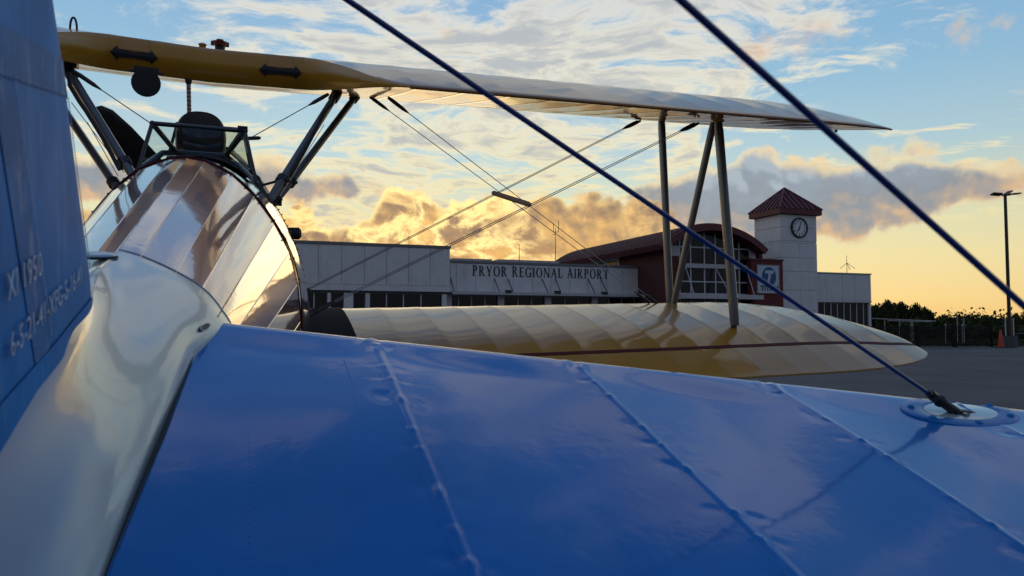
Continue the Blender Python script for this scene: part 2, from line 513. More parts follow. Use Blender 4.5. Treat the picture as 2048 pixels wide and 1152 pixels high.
# ------------------------------------------------------------------ the aeroplane
# its own frame: L to starboard, F to the nose, U up, measured from the eye; parked nose-high
YAW, TH = R(20), R(12)
AL = np.array([math.cos(YAW), math.sin(YAW), 0])
AF = np.array([-math.sin(YAW) * math.cos(TH), math.cos(YAW) * math.cos(TH), math.sin(TH)])
AU = np.cross(AL, AF)
CL = -0.2                                             # centreline
GB = np.array([CL, 4.9, -2.32])                       # point on the ground under the main wheels
pw = AL * GB[0] + AF * GB[1] + AU * GB[2] + np.array([0, 0, EYE])
plane = empty('biplane', pw, 'open-cockpit biplane with blue tail, yellow wings and shiny fuselage parked nose-high on the apron', 'biplane')
plane.matrix_world = Matrix(((AL[0], AF[0], AU[0], pw[0]), (AL[1], AF[1], AU[1], pw[1]), (AL[2], AF[2], AU[2], pw[2]), (0, 0, 0, 1)))
plane.rotation_euler = Matrix(((AL[0], AF[0], AU[0]), (AL[1], AF[1], AU[1]), (AL[2], AF[2], AU[2]))).to_euler()


def am(px, py):
    d = ray(px, py)
    return np.array([AL.dot(d), AF.dot(d), AU.dot(d)])


def part(name, mb, m, parent=None, smooth=True, auto=40):
    return mb.build(name, m, parent if parent is not None else plane, smooth, auto, shift=GB)


def grid_part(name, rows, m, parent=None, smooth=True, auto=None, closed=False, flip=False, skip=()):
    nr, nc = len(rows), len(rows[0])
    v = np.array(rows, float).reshape(-1, 3) - GB
    f = grid_faces(nr, nc, closed)
    if skip:
        w_ = nc if closed else nc - 1
        f = [q for i, q in enumerate(f) if i // w_ not in skip]
    if flip: f = [q[::-1] for q in f]
    me = mesh(name, v, f, m, smooth, auto)
    return link(name, me, parent if parent is not None else plane)


def hermite(xs, ys, x):
    xs, ys = np.array(xs, float), np.array(ys, float)
    o = np.argsort(xs); xs, ys = xs[o], ys[o]
    d = np.gradient(ys, xs, axis=0)
    x = min(max(x, xs[0]), xs[-1])
    i = min(max(np.searchsorted(xs, x) - 1, 0), len(xs) - 2)
    h = xs[i + 1] - xs[i]
    t = (x - xs[i]) / h
    return ((2 * t**3 - 3 * t**2 + 1) * ys[i] + (t**3 - 2 * t**2 + t) * h * d[i] + (-2 * t**3 + 3 * t**2) * ys[i + 1] + (t**3 - t**2) * h * d[i + 1])


def sst(x, a, b):
    t = min(1, max(0, (x - a) / (b - a)))
    return t * t * (3 - 2 * t)


# ---- wings
class Wing:
    def __init__(w, te, le, ute, uref, tip, t_te, t_le, ftip, top, bot, nose, sagd, cut=None):
        w.te0, w.le0, w.ute0, w.uref, w.tip, w.t_te, w.t_le, w.ftip = te, le, ute, uref, tip, t_te, t_le, ftip
        w.top, w.bot, w.nose, w.sagd, w.cut = top, bot, nose, sagd, cut
    def te(w, r):
        r = abs(r)
        if r > w.t_te:
            t = min(1, (r - w.t_te) / (w.tip - w.t_te))
            return w.te0 + (w.ftip - w.te0) * (1 - math.sqrt(max(0, 1 - t ** 2.2)))
        if w.cut: return w.cut[0] + (w.te0 - w.cut[0]) * sst(r, w.cut[1], w.cut[2])
        return w.te0
    def le(w, r):
        r = abs(r)
        if r > w.t_le:
            t = min(1, (r - w.t_le) / (w.tip - w.t_le))
            return w.le0 - (w.le0 - w.ftip) * (1 - math.sqrt(max(0, 1 - t ** 2.2)))
        return w.le0
    def ute(w, r): return w.ute0 + 0.0255 * (abs(r) - w.uref)
    def z(w, r, F, up=True, s=None):
        ch = w.le0 - w.te0
        sg = (F - w.te0) / ch
        te, le = w.te(r), w.le(r)
        if abs(r) <= w.t_te and not (w.cut and abs(r) < w.cut[2]) and abs(r) <= w.t_le:
            s = sg
        elif w.cut and abs(r) < w.cut[2]:
            s = sg
        else:
            s = (F - te) / max(1e-4, le - te)
        s = min(1, max(0, s))
        ratio = min(1, max(0.0, (le - te) / ch)) if abs(r) > min(w.t_te, w.t_le) else 1.0
        t = w.top if up else w.bot
        xs = [q[0] for q in t]; ys = [q[1] for q in t]
        hgt = float(hermite(xs, ys, s))
        return w.ute(r) + w.nose * sg + (hgt - w.nose * s) * ratio
    def sag(w, r, F):
        pit = 0.26
        q = (abs(r) / pit) % 1.0
        te, le = w.te(r), w.le(r)
        s = (F - te) / max(1e-3, le - te)
        env = sst(s, 0.0, 0.12) * (1 - sst(s, 0.80, 0.93))
        return w.sagd * (1 - (2 * q - 1) ** 2) * env
    def loop(w, r, n=26):
        te, le = w.te(r), w.le(r)
        pts = []
        for i in range(n + 1):                         # top, trailing edge to leading edge
            s = i / n; s = 1 - (1 - s) ** 1.6
            F = te + (le - te) * s
            pts.append((CL + r, F, w.z(r, F, True) - w.sag(r, F)))
        for i in range(1, n):
            s = 1 - i / n; s = 1 - (1 - s) ** 1.6
            F = te + (le - te) * s
            pts.append((CL + r, F, w.z(r, F, False) + w.sag(r, F) * 0.8))
        a, b = np.array(pts[0]), np.array((CL + r, te, w.z(r, te, False)))
        gapz = a[2] - b[2]
        for q in (1.0, 0.72, 0.4, 0.15):               # the blunt rear face of the centre cut-out
            p = b + (a - b) * (1 - q)
            p[1] -= 0.30 * gapz * (1 - (2 * q - 1) ** 2)
            pts.append(tuple(p))
        return pts


TOP_U = [(0, 0.004), (.1, .052), (.22, .105), (.35, .155), (.5, .205), (.62, .230), (.74, .238), (.85, .220), (.93, .185), (.975, .148), (1.0, .100)]
BOT_U = [(0, -.004), (.1, .0), (.22, .004), (.35, .010), (.5, .018), (.62, .026), (.74, .032), (.85, .042), (.93, .056), (.975, .074), (1.0, .100)]
TOP_L = [(0, 0.004), (.1, .050), (.21, .097), (.36, .160), (.5, .186), (.65, .198), (.8, .192), (.9, .166), (.96, .130), (.985, .1), (1.0, .060)]
BOT_L = [(0, -.004), (.1, -.006), (.36, -.02), (.65, -.024), (.85, -.012), (.95, .012), (.985, .035), (1.0, .060)]
UPW = Wing(3.91, 5.55, .479, 2.95, 4.64, 3.6, 3.95, 4.40, TOP_U, BOT_U, .10, .0026, cut=(4.74, .50, .98))
LOW = Wing(3.457, 5.10, -1.044, 3.14, 4.735, 3.55, 3.60, 3.88, TOP_L, BOT_L, .06, .0044)


def spans(a, b, pit=0.26, sub=6):
    o = []
    k = math.floor(a / pit)
    while k * pit < b:
        for j in range(sub):
            r = (k + j / sub) * pit
            if a < r < b: o.append(r)
        k += 1
    return [a] + o + [b]


def tipped(w, lst):
    """finer stations where the tip rounds off"""
    t0 = w.tip - 0.35
    o = [r for r in lst if r < t0]
    o += [w.tip - 0.35 * (1 - i / 16) ** 2 for i in range(17)]
    o[-1] = w.tip - 1e-4
    return o


def creased(lst):
    """repeat the stations that sit on a rib, so the fabric breaks sharply there"""
    o, sk = [], set()
    for r in lst:
        o.append(r)
        q = abs(r) / .26
        if abs(q - round(q)) < 1e-4 and .3 < abs(r) < 4.3:
            sk.add(len(o) - 1); o.append(r)
    return o, sk


ru = tipped(UPW, spans(0.0, 4.64))
ru2, sku = creased([-r for r in ru[::-1]][:-1] + ru)
upper = grid_part('upper_wing', [UPW.loop(r) for r in ru2], YELLOW, closed=True, auto=50, skip=sku)
upper['label'] = 'upper wing, yellow fabric with a cut-out over the cockpit'
rl = tipped(LOW, spans(0.40, 4.735))
rl2, skl = creased(rl)
lower = grid_part('lower_wing', [LOW.loop(r) for r in rl2], YELLOW, closed=True, auto=50, skip=skl)
rl3, skp = creased([-r for r in rl[::-1]])
lower_port = grid_part('lower_wing', [LOW.loop(r) for r in rl3], YELLOW, closed=True, auto=50, skip=skp)
# dark tape along the upper wing's rear edge
for s_ in (1, -1):
    rt_ = [r for r in ru if .96 < r < 4.60]
    a_, b_, c_ = [], [], []
    for r in rt_:
        te = UPW.te(r); u_ = UPW.z(r, te, True)
        a_.append((CL + s_ * r, te + .012, UPW.z(r, te + .012, True) + .0015)); b_.append((CL + s_ * r, te - .004, u_ - .003)); c_.append((CL + s_ * r, te + .010, UPW.z(r, te + .010, False) - .004))
    grid_part('edge_tape', [a_, b_, c_], MAROON, upper)


def tape(w, r, f0, f1, width, m, parent, up=True, lift=0.0012, name='rib_tape'):
    a, b = [], []
    for i in range(25):
        F = f0 + (f1 - f0) * i / 24
        for lst, d in ((a, -width / 2), (b, width / 2)):
            z = w.z(r + d, F, up) + (lift - w.sag(r + d, F) if up else -lift + w.sag(r + d, F) * .8)
            lst.append((CL + r + d, F, z))
    return grid_part(name, [a, b], m, parent)


TAPEY = mat('tape_yellow', (0.44, 0.205, 0.014), rough=0.34, coat=0.8, coat_rough=0.06)
for k in range(4, 18):
    r = k * 0.26
    tape(LOW, r, LOW.te(r) + .05, LOW.le(r) - .25, .020, YELLOW, lower, lift=.0008)
    tape(UPW, r, UPW.te(r) + .05, UPW.le(r) - .12, .024, TAPEY, upper, up=False)

# ailerons: a shell of their own behind a dark red gap
HF = 3.80
ar = [r for r in rl if 1.30 <= r <= 4.70]


def hinge(r): return HF + 0.0 if r < 4.40 else HF + (r - 4.40) * 0.16


rows = []
ar2, ska = creased(ar)
for r in ar2:
    te = LOW.te(r)
    row = []
    for i in range(13):
        F = (te - 0.004) + (hinge(r) - 0.018 - te) * (i / 12) ** 0.8
        row.append((CL + r, F, LOW.z(r, max(F, te), True) - LOW.sag(r, max(F, te + .25)) * .35 + .0045))
    rows.append(row)
ail = grid_part('aileron', rows, YELLOW, lower, auto=50, skip=ska)
ail['label'] = 'aileron along the rear of the lower wing'
for k in range(6, 18):
    r = k * 0.26
    f0, f1 = LOW.te(r) + .02, hinge(r) - .03
    a = [(CL + r - .008, f0 + (f1 - f0) * i / 8, LOW.z(r - .008, f0 + (f1 - f0) * i / 8) + .0046) for i in range(9)]
    b = [(CL + r + .008, f0 + (f1 - f0) * i / 8, LOW.z(r + .008, f0 + (f1 - f0) * i / 8) + .0046) for i in range(9)]
    grid_part('rib_tape', [a, b], TAPEY, lower)
rows = []
for r in ar:
    rows.append([(CL + r, F, LOW.z(r, F, True) + .003) for F in (hinge(r) - .016, hinge(r) + .004, hinge(r) + .020)])
grid_part('aileron_gap', rows, MAROON, lower)
# black non-slip walkway on the root
rows = []
for r in np.linspace(0.40, 0.80, 8):
    e = 0.80 - r
    rows.append([(CL + r, F, LOW.z(r, F, True) + .006) for F in np.linspace(LOW.te0 + .02, LOW.le0 - .06, 24)])
grid_part('wing_walkway', rows, WALK, lower)

# handholds in the upper wing's rear edge: yellow patch over a black two-headed slot
for r0 in (-0.385, 0.385):
    def face(r, q):
        te = UPW.te(r)
        a, b = UPW.z(r, te, True), UPW.z(r, te, False)
        p = b + (a - b) * q
        return np.array((CL + r, te - 0.30 * (a - b) * (1 - (2 * q - 1) ** 2) - 0.004, p))
    up_patch = MB()
    A = [face(r0 + d, q) for q in (0.60, 0.72, 0.84, 0.97) for d in (-.072, 0, .072)]
    up_patch.add(A, grid_faces(4, 3))
    part('handhold_patch', up_patch, YCAP, upper)
    slot = MB()
    out = [(-.118, .48), (-.085, .68), (-.078, .60), (0, .56), (.078, .60), (.085, .68), (.118, .48), (.085, .28), (.078, .37), (0, .39), (-.078, .37), (-.085, .28)]
    pts = [face(r0 + d, q) - np.array((0, .003, 0)) for d, q in out]
    slot.prism(pts, (0, 0.012, 0))
    part('handhold', slot, BLACK, upper, smooth=False)

# things carried by the upper wing
def at(px, py, F):
    d = am(px, py); return d * F / d[1]

cp = at(440, 92, 5.15)
mb = MB()
mb.tube([cp + (0, 0, -.05), cp + (0, 0, .0)], .030, 14); part('filler_neck', mb, STEEL)
mb = MB()
mb.tube([cp + (0, 0, .0), cp + (0, 0, .028)], [.040, .044], 14)
for k in range(6):
    a = k * math.pi / 3
    mb.box(cp + np.array((.045 * math.cos(a), .045 * math.sin(a), .012)), (.008, 0, 0), (0, .008, 0), (0, 0, .014))
mb.tube([cp + (0, 0, .028), cp + (0, 0, .04)], .022, 12)
part('fuel_cap', mb, REDCAP)
cp = at(405, 96, 5.05)
mb = MB(); mb.tube([cp + (0, 0, -.05), cp + (0, 0, .012), cp + (0, 0, .022), cp + (0, 0, .03)], [.020, .020, .027, .012], 12)
part('vent_cap', mb, YCAP)
a, b = at(140, 64, 4.95), at(154, 63, 4.95)
mb = MB(); mb.tube([a + (b - a) * (0.5 - 0.5 * math.cos(t)) + np.array((0, 0, .078 * math.sin(t) ** .8)) for t in np.linspace(0, math.pi, 12)], .006, 6)
part('antenna_loop', mb, STEEL)
mc = at(292, 166, 4.45)
mb = MB(); mb.tube([mc + (0, 0.0, 0), mc + (0, .014, 0), mc + (0, .05, 0)], [.072, .070, .03], 22); mirror = part('mirror', mb, STEEL)
mb = MB(); mb.tube([mc + (0, -.004, 0), mc + (0, -.002, 0)], .066, 22); part('mirror_glass', mb, FRAMEM, mirror)
mb = MB(); mb.box(mc + np.array((0, .02, .07)), (.06, 0, 0), (0, .012, 0), (0, 0, .014)); mb.tube([mc + np.array((-.085, .02, .058)), mc + np.array((.085, .02, .060))], .006, 6); part('mirror_bracket', mb, STEEL, mirror)
g0, g1 = at(377, 160, 4.75), at(378.5, 227, 4.75)
mb = MB(); mb.tube([g0, g1], .012, 10); gauge = part('fuel_gauge', mb, GAUGE)
mb = MB(); mb.tube([g0 + (0, 0, .03), g0 + (0, 0, .0), g0 + (0, 0, -.02)], [.014, .02, .016], 10); part('gauge_neck', mb, STEEL, gauge)
mb = MB(); mb.tube([g1 + (0, 0, .006), g1 - (0, 0, .006)], .014, 10)
for k in range(1, 8):
    q = g0 + (g1 - g0) * k / 8.0
    mb.tube([q + (0, 0, .002), q - (0, 0, .002)], .0132, 10)
part('gauge_marks', mb, STEEL, gauge)
dk = at(1672, 262, 4.75)
mb = MB(); mb.tube([dk + (0, 0, .03), dk - (0, 0, .01)], [.016, .010], 8); part('tie_down', mb, STEEL)

# ---- interplane struts (N) both sides
SF = (0, 1, 0)
for sgn in (1, -1):
    def pt(r, F, U): return np.array((CL + sgn * r, F, U))
    R0 = 3.30
    rt, rb, ft, fb = pt(R0, 4.51, .50), pt(R0, 4.06, -.868), pt(R0, 5.285, .57), pt(R0, 4.877, -.868)
    for nm, a, b in (('front_strut', ft, fb), ('rear_strut', rt, rb), ('diagonal_strut', rt + (0, .05, 0), fb - (0, .05, 0))):
        mb = MB()
        k = 0.018 if nm == 'diagonal_strut' else 0.0215
        mb.tube([a + (b - a) * q for q in (0, .06, .12, .5, .88, .97, 1)], [k * .8, k, k, k, k, k, k * .85], 14, flat=(SF, 2.1))
        st = part('interplane_strut', mb, STRUTM)
        mb = MB()
        d = (b - a) / np.linalg.norm(b - a)
        mb.tube([b, b + d * .03], [.012, .012], 8); mb.ball(b + d * .035, .016, 5)
        mb.tube([a, a - d * .04], [.014, .014], 8)
        part('end_fitting', mb, STEEL, st)
        if sgn == 1:
            me = text_mesh('2', .06, .0008)
            o = link('number', me, st); me.materials.append(NUMM)
            n = b - d * .17 + np.array((0.0, -.0460, 0)) + np.array((.003, 0, 0))
            o.location = Vector(n - GB)
            o.rotation_euler = (math.pi / 2, 0, R(8))
    # fairing blocks where the struts meet the upper wing
    mb = MB()
    for a in (rt, ft):
        mb.tube([a + (0, 0, .05), a - (0, 0, .01)], [.05, .03], 12, flat=(SF, 1.9))
    part('strut_fairing', mb, TAPEY)

# ---- cabane struts
for (tp, bt) in (((712, 192, 5.20), (552, 402, 4.55)), ((672, 190, 4.70), (541, 397, 4.15)),
                 ((108, 190, 5.20), (252, 402, 4.60)), ((137, 142, 4.62), (272, 362, 4.20))):
    a, b = at(*tp), at(*bt)
    mb = MB(); mb.tube([a + (b - a) * q for q in (0, .1, .5, .9, 1.04)], [.017, .022, .022, .022, .018], 14, flat=(SF, 1.5))
    cs = part('cabane_strut', mb, STRUTM)
    mb = MB(); d = (b - a) / np.linalg.norm(b - a)
    mb.tube([a - d * .05, a, a + d * .05, a + d * .06], [.026, .032, .030, .02], 10)
    mb.box(a - d * .03 + np.array((.02, 0, .01)), (.035, 0, 0), (0, .03, 0), (0, 0, .012))
    part('end_fitting', mb, STEEL, cs)
    mb = MB(); q = a + d * np.linalg.norm(b - a) * .84
    mb.tube([q - d * .02, q + d * .02], .034, 10); mb.ball(q + np.array((0.03, -.02, 0)), .012, 4)
    part('clamp', mb, STEEL, cs)
# fuel line taped along the rear cabane struts
for (pts, F0) in ((((668, 186), (662, 210), (645, 228), (636, 250), (610, 300), (580, 352)), 4.6), (((138, 146), (140, 172), (160, 205), (172, 222), (205, 275), (240, 340)), 4.55)):
    mb = MB(); mb.tube([at(x, y, F0 - .10 - .05 * i) for i, (x, y) in enumerate(pts)], .011, 8)
    part('fuel_line', mb, BLACK)

# ---- thin wires with their end fittings
def wire(a, b, r=.0028, m=WIREM, ends=(1, 1)):
    a, b = np.array(a, float), np.array(b, float)
    mb = MB(); mb.tube([a, b], r, 6)
    w = part('wire', mb, m)
    d = (b - a) / np.linalg.norm(b - a)
    if ends[0]: part('turnbuckle', MB().tube([a - d * .01, a + d * .03, a + d * .10, a + d * .15], [.009, .012, .011, r], 8), STEEL, w)
    if ends[1]: part('turnbuckle', MB().tube([b - d * .15, b - d * .10, b - d * .03, b + d * .01], [r, .010, .011, .009], 8), STEEL, w)
    return w


for sgn in (1, -1):
    def mr(p): return np.array((CL + sgn * (p[0] - CL), p[1], p[2]))
    off = np.array((0.0, .024, 0.0))
    uf, ur = at(1276, 243, 5.285), at(1391, 248, 4.60)
    lf, lr = np.array((.28, 4.90, -.87)), np.array((.34, 4.05, -.80))
    for k in (-.5, .5):
        wire(mr(uf + off * k * 2), mr(lf + off * k * 2), .0026)
        wire(mr(ur + off * k * 2), mr(lr + off * k * 2), .0026)
    t1, t2 = at(742, 195, 5.05), at(779, 197, 4.45)
    foot = at(1304, 604, 4.86)
    wire(mr(t1), mr(foot - (0.03, 0, 0)), .0026)
    wire(mr(t2), mr(foot + (0.02, -.03, 0)), .0026)
    # wooden spreader where they cross
    mb = MB(); a, b = at(984, 385, 4.62), at(1062, 410, 4.62)
    mb.tube([mr(a + (b - a) * q) for q in (0, .04, .5, .94, 1)], [.010, .016, .017, .018, .010], 10)
    part('wire_spreader', mb, WOODM)
wire(at(150, 144, 4.55), at(302, 247, 4.55), .0028, WIREM, (1, 0))
wire(at(654, 190, 4.55), at(497, 278, 4.3), .0028, WIREM, (1, 0))
wire(at(143, 205, 4.6), at(248, 345, 4.5), .0024, WIREM, (0, 0))
wire(at(175, 245, 4.7), at(236, 352, 4.5), .0024, WIREM, (0, 0))
wire(at(648, 250, 4.85), at(560, 392, 4.4), .0022, WIREM, (0, 0))

# ---- fuselage
HUMP = [(0.0, -.010), (.06, -.018), (.155, -.062), (.235, -.135), (.31, -.235), (.37, -.345), (.405, -.47), (.42, -.62), (.415, -.78), (.30, -.93), (0, -.97)]
SEAM = [(0.0, -.172), (.034, -.182), (.088, -.208), (.128, -.235), (.160, -.272), (.180, -.315), (.195, -.37), (.203, -.44), (.195, -.52), (.14, -.60), (0, -.63)]
F_S, F_H = 1.35, 3.0
NS = 26
deck = MB()
H_S = lambda P, t: hermite(range(len(P) + 1), np.array(list(P) + [P[0]]), t)
full = lambda P: [(x, u) for x, u in P] + [(-x, u) for x, u in P[-2:0:-1]]
H2, S2 = full(HUMP), full(SEAM)
n = len(H2)
for k in range(n):                                     # each bay of fabric between two stringers is its own run of faces
    k2 = (k + 1) % n
    rr = []
    for i in range(NS + 1):
        q = i / NS
        row = []
        for j in range(7):
            t = j / 6
            x = (H2[k][0] * (1 - t) + H2[k2][0] * t) * q + (S2[k][0] * (1 - t) + S2[k2][0] * t) * (1 - q)
            u = (H2[k][1] * (1 - t) + H2[k2][1] * t) * q + (S2[k][1] * (1 - t) + S2[k2][1] * t) * (1 - q)
            hs, ss = H_S(H2, k + t), H_S(S2, k + t)
            xs_, us_ = hs[0] * q + ss[0] * (1 - q), hs[1] * q + ss[1] * (1 - q)
            x, u = x * .38 + xs_ * .62, u * .38 + us_ * .62
            rad = math.hypot(x, u + .55) + 1e-6
            sg = 0.05 * (4 * t * (1 - t)) * (0.01 + .02 * q) * math.sin(math.pi * min(1, q * 1.0 + .02))
            row.append((CL + x - sg * x / rad, F_S + (F_H - F_S) * q, u - sg * (u + .55) / rad))
        rr.append(row)
    deck.add([p for row in rr for p in row], grid_faces(NS + 1, 7))
fus = part('fuselage', deck, FABRIC, smooth=True, auto=None)
fus['label'] = 'rear fuselage of glossy fabric stretched over stringers'
for k in range(n):                                     # thin raised stringer tapes
    if HUMP[-3][1] > H2[k][1]: continue
    mb = MB()
    mb.tube([(CL + S2[k][0] * (1 - q) + H2[k][0] * q, F_S + (F_H - F_S) * q, S2[k][1] * (1 - q) + H2[k][1] * q) for q in np.linspace(0, 1, 8)], .0014, 6)
    part('stringer', mb, FABRIC, fus)

FWD = [(0.0, -.004), (.10, -.018), (.20, -.068), (.28, -.140), (.372, -.272), (.45, -.44), (.50, -.64), (.515, -.80), (.49, -.95), (.36, -1.08), (0, -1.12)]


def fwd(F):
    a = np.array(HUMP); a = a * (1.0, 1.0) + (0, 0.0)
    a[:, 0] *= 1.012; a[:, 1] += .002
    b = np.array(FWD)
    if F <= 3.75: return a + (b - a) * sst(F, 3.0, 3.75)
    c = b * (.93, .97) - (0, .03)
    if F <= 4.9: return b + (c - b) * ((F - 3.75) / 1.15)
    d = c * (.8, .8) - (0, .08)
    return c + (d - c) * sst(F, 4.9, 5.7)


rows = []
for F in np.linspace(3.0, 5.7, 46):
    P = fwd(F)
    fine_ = []
    for t in np.linspace(0, len(P) - 1, 41):
        fine_.append(hermite(range(len(P)), P, t))
    row = [(CL + x, F, u) for x, u in fine_] + [(CL - x, F, u) for x, u in fine_[-2:0:-1]]
    rows.append(row)
# leave the cockpit open: drop the faces over the rear cockpit
nc = len(rows[0])
faces, hole = [], []
for i in range(len(rows) - 1):
    for j in range(nc):
        F = rows[i][j][1]
        x = rows[i][j][0] - CL
        top = rows[i][j][2] > -.16
        if 3.18 < F < 3.72 and abs(x) < .20 and top: continue
        if 4.30 < F < 4.62 and abs(x) < .20 and top: continue
        faces.append((i * nc + j, i * nc + (j + 1) % nc, (i + 1) * nc + (j + 1) % nc, (i + 1) * nc + j))
v = np.array(rows).reshape(-1, 3) - GB
cock = link('cockpit_section', mesh('cockpit_section', v, faces, PANEL, True, 60), plane)
cock['label'] = 'polished metal skin round the cockpits'
mb = MB(); mb.box((CL, 3.45, -.45), (.27, 0, 0), (0, .36, 0), (0, 0, .22)); part('cockpit_well', mb, BLACK, cock)
mb = MB(); mb.box((CL, 4.45, -.45), (.25, 0, 0), (0, .22, 0), (0, 0, .22)); part('cockpit_well', mb, BLACK, cock)
# edge trim with screws where the metal begins
Hs = [hermite(range(len(HUMP)), np.array(HUMP), t) for t in np.linspace(0, 8, 50)]
for sg_ in (1, -1):
    mb = MB(); mb.tube([(CL + sg_ * x * 1.008, 3.0, u + .002) for x, u in Hs], .0024, 6); part('edge_trim', mb, MAROON, cock)
    for q in range(8, 50, 4):
        x, u = Hs[q]; part('trim_screw', MB().ball((CL + sg_ * x * 1.015, 2.99, u + .003), .0034, 4), BLACK, cock)
# black edging along the cockpit side down to the wing root, with fasteners
mb = MB(); sc_ = MB()
for q in np.linspace(0, 1, 22):
    F = 3.72 + .12 * q
    P = fwd(F); x, u = hermite(range(len(P)), P, 2.2 + 3.6 * q)
    p = np.array((CL + x + .004, F, u + .004))
    if q > .25: part('hinge_screw', MB().ball(p + np.array((.004, -.012, .002)), .0036, 4), STEEL, cock)
    mb.v.append(tuple(p))
pts = [np.array(p) for p in mb.v]; mb = MB(); mb.tube(pts, .0022, 8)
part('hinge_strip', mb, BLACK, cock)

# windscreens
def windscreen(dF, dU, k, name='windscreen'):
    P = lambda x, F, u: np.array((CL + x * k, F + dF, u + dU))
    tl, tr = P(-.193, 3.72, .128), P(.196, 3.72, .128)
    bl, br = P(-.112, 3.97, .006), P(.108, 3.97, .006)
    sl, sr = P(-.238, 3.60, -.085), P(.25, 3.60, -.112)
    mb = MB()
    for a, b, r_ in ((tl, tr, .0105), (tl, bl, .012), (tr, br, .012), (tl, sl, .009), (tr, sr, .009), (bl, br, .016)):
        mb.tube([a, b], r_, 8)
    mb.ball(tl, .013, 5); mb.ball(tr, .014, 5)
    ml, mr_ = P(-.165, 3.86, .0), P(.165, 3.86, -.03)
    mb.tube([bl, ml, sl], .014, 8); mb.tube([br, P(.17, 3.86, -.04), sr, sr + np.array((.06, .02, -.085))], .017, 8)
    f = part(name, mb, FRAMEM)
    for pl in ((tl, tr, br, bl), (tl, bl, sl), (tr, sr, br)):
        mb = MB()
        nrm = np.cross(pl[1] - pl[0], pl[2] - pl[0]); nrm = nrm / np.linalg.norm(nrm) * .003
        mb.prism([q - nrm / 2 for q in pl], nrm)
        part('pane', mb, WSGLASS, f, smooth=False)
    return f, tl, tr, sl, sr


f, tl, tr, sl, sr = windscreen(0, 0, 1.0)
mb = MB(); mb.box(tr + np.array((-.01, 0, .012)), (.022, 0, 0), (0, .012, 0), (0, 0, .010)); part('corner_bracket', mb, FRAMEM, f)
windscreen(1.12, .046, .93)
# padded coaming round the cockpit rim
mb = MB()
cp_ = []
for t in np.linspace(-1, 1, 25):
    x = .215 * math.sin(t * math.pi / 2)
    F = 3.74 + .16 * math.cos(t * math.pi / 2)
    P = fwd(F); xs = P[:5, 0]; us = P[:5, 1]
    cp_.append((CL + x, F, float(np.interp(abs(x), xs, us)) + .004))
mb.tube(cp_, .014, 10); part('coaming', mb, LEATHER)
mb = MB()
mb.box((CL + .0, 3.30, -.028), (.055, 0, 0), (0, .12, 0), (0, 0, .006)); part('deck_patch', mb, MAROON)

# headrest of the front seat
mb = MB()
rings = []
hc = at(402, 272, 4.62)
for dF_, k in ((-.05, .80), (-.045, .93), (-.02, 1.0), (.05, 1.0), (.07, .9)):
    ring = []
    for t in np.linspace(0, 2 * math.pi, 36, endpoint=False):
        c_, s_ = math.cos(t), math.sin(t)
        x = .132 * math.copysign(abs(c_) ** (.82 if s_ > 0 else .6), c_) * (1.0 + (-.10 if s_ > 0 else .02) * abs(s_))
        z = (.135 if s_ > 0 else .20) * math.copysign(abs(s_) ** .72, s_)
        ring.append((hc[0] + x * k, hc[1] + dF_, hc[2] + z * k))
    rings.append(ring)
mb.loft(rings); hr = part('headrest', mb, LEATHER)
mb = MB(); mb.tube([(hc[0] + .11 * math.cos(t), hc[1] - .052, hc[2] - .04 - .010 * math.sin(t * 2)) for t in np.linspace(0, math.pi, 12)], .004, 6); part('piping', mb, BLACK, hr)

# small fittings on the starboard side of the cockpits
for a, b, r_, F_, nm in (((490, 277), (517, 276), .010, 4.2, 'grab_handle'), ((522, 371), (556, 362), .007, 4.25, 'stay_rod'), ((577, 467), (598, 467), .034, 4.3, 'exhaust_stub')):
    mb = MB(); a, b = at(*a, F_), at(*b, F_)
    d = (b - a) / np.linalg.norm(b - a)
    mb.tube([a - d * .05, a, b, b + d * .012], [r_ * .8, r_, r_, r_ * .6], 12); part(nm, mb, BLACK)
q = at(511, 363, 4.1)
mb = MB(); mb.ball(q, .030, 6, (1, .8, 1.2)); mb.tube([q, q + np.array((-.05, 0, -.06))], .010, 6); part('lever_knob', mb, BLACK)
q = at(546, 400, 4.35)
mb = MB(); mb.box(q + (0, 0, -.01), (.045, 0, 0), (0, .06, 0), (0, 0, .018)); mb.ball(q + (.03, -.05, .01), .02, 5); mb.ball(q + (-.03, -.05, .02), .018, 5); part('strut_base', mb, STEEL)
q = at(262, 372, 4.35)
mb = MB(); mb.box(q + (0, 0, -.01), (.045, 0, 0), (0, .06, 0), (0, 0, .018)); part('strut_base', mb, STEEL)

# engine, propeller, undercarriage
mb = MB(); rg = []
for F, rr in ((5.68, .40), (5.85, .42), (5.9, .36), (6.15, .26), (6.3, .14)):
    rg.append([(CL + rr * math.cos(t), F, -.42 + rr * math.sin(t)) for t in np.linspace(0, 2 * math.pi, 28, endpoint=False)])
mb.loft(rg); eng = part('engine', mb, STEEL)
for k in range(7):
    a = k * 2 * math.pi / 7 + .3
    mb = MB(); d = np.array((math.cos(a), 0, math.sin(a)))
    base = np.array((CL, 6.0, -.42))
    for j in range(9):
        mb.tube([base + d * (.26 + j * .016), base + d * (.266 + j * .016)], .070, 12)
    mb.tube([base + d * .2, base + d * .42], .058, 12)
    part('cylinder', mb, STEEL, eng)
hub = at(444, 482, 6.62)
tipd = at(188, 216, 6.62)
bd = tipd - hub; bl_ = np.linalg.norm(bd); bd /= bl_
mb = MB()
mb.tube([hub - (0, .14, 0), hub + (0, .07, 0), hub + (0, .12, 0)], [.07, .075, .03], 14)
prop = part('propeller', mb, PROPM)
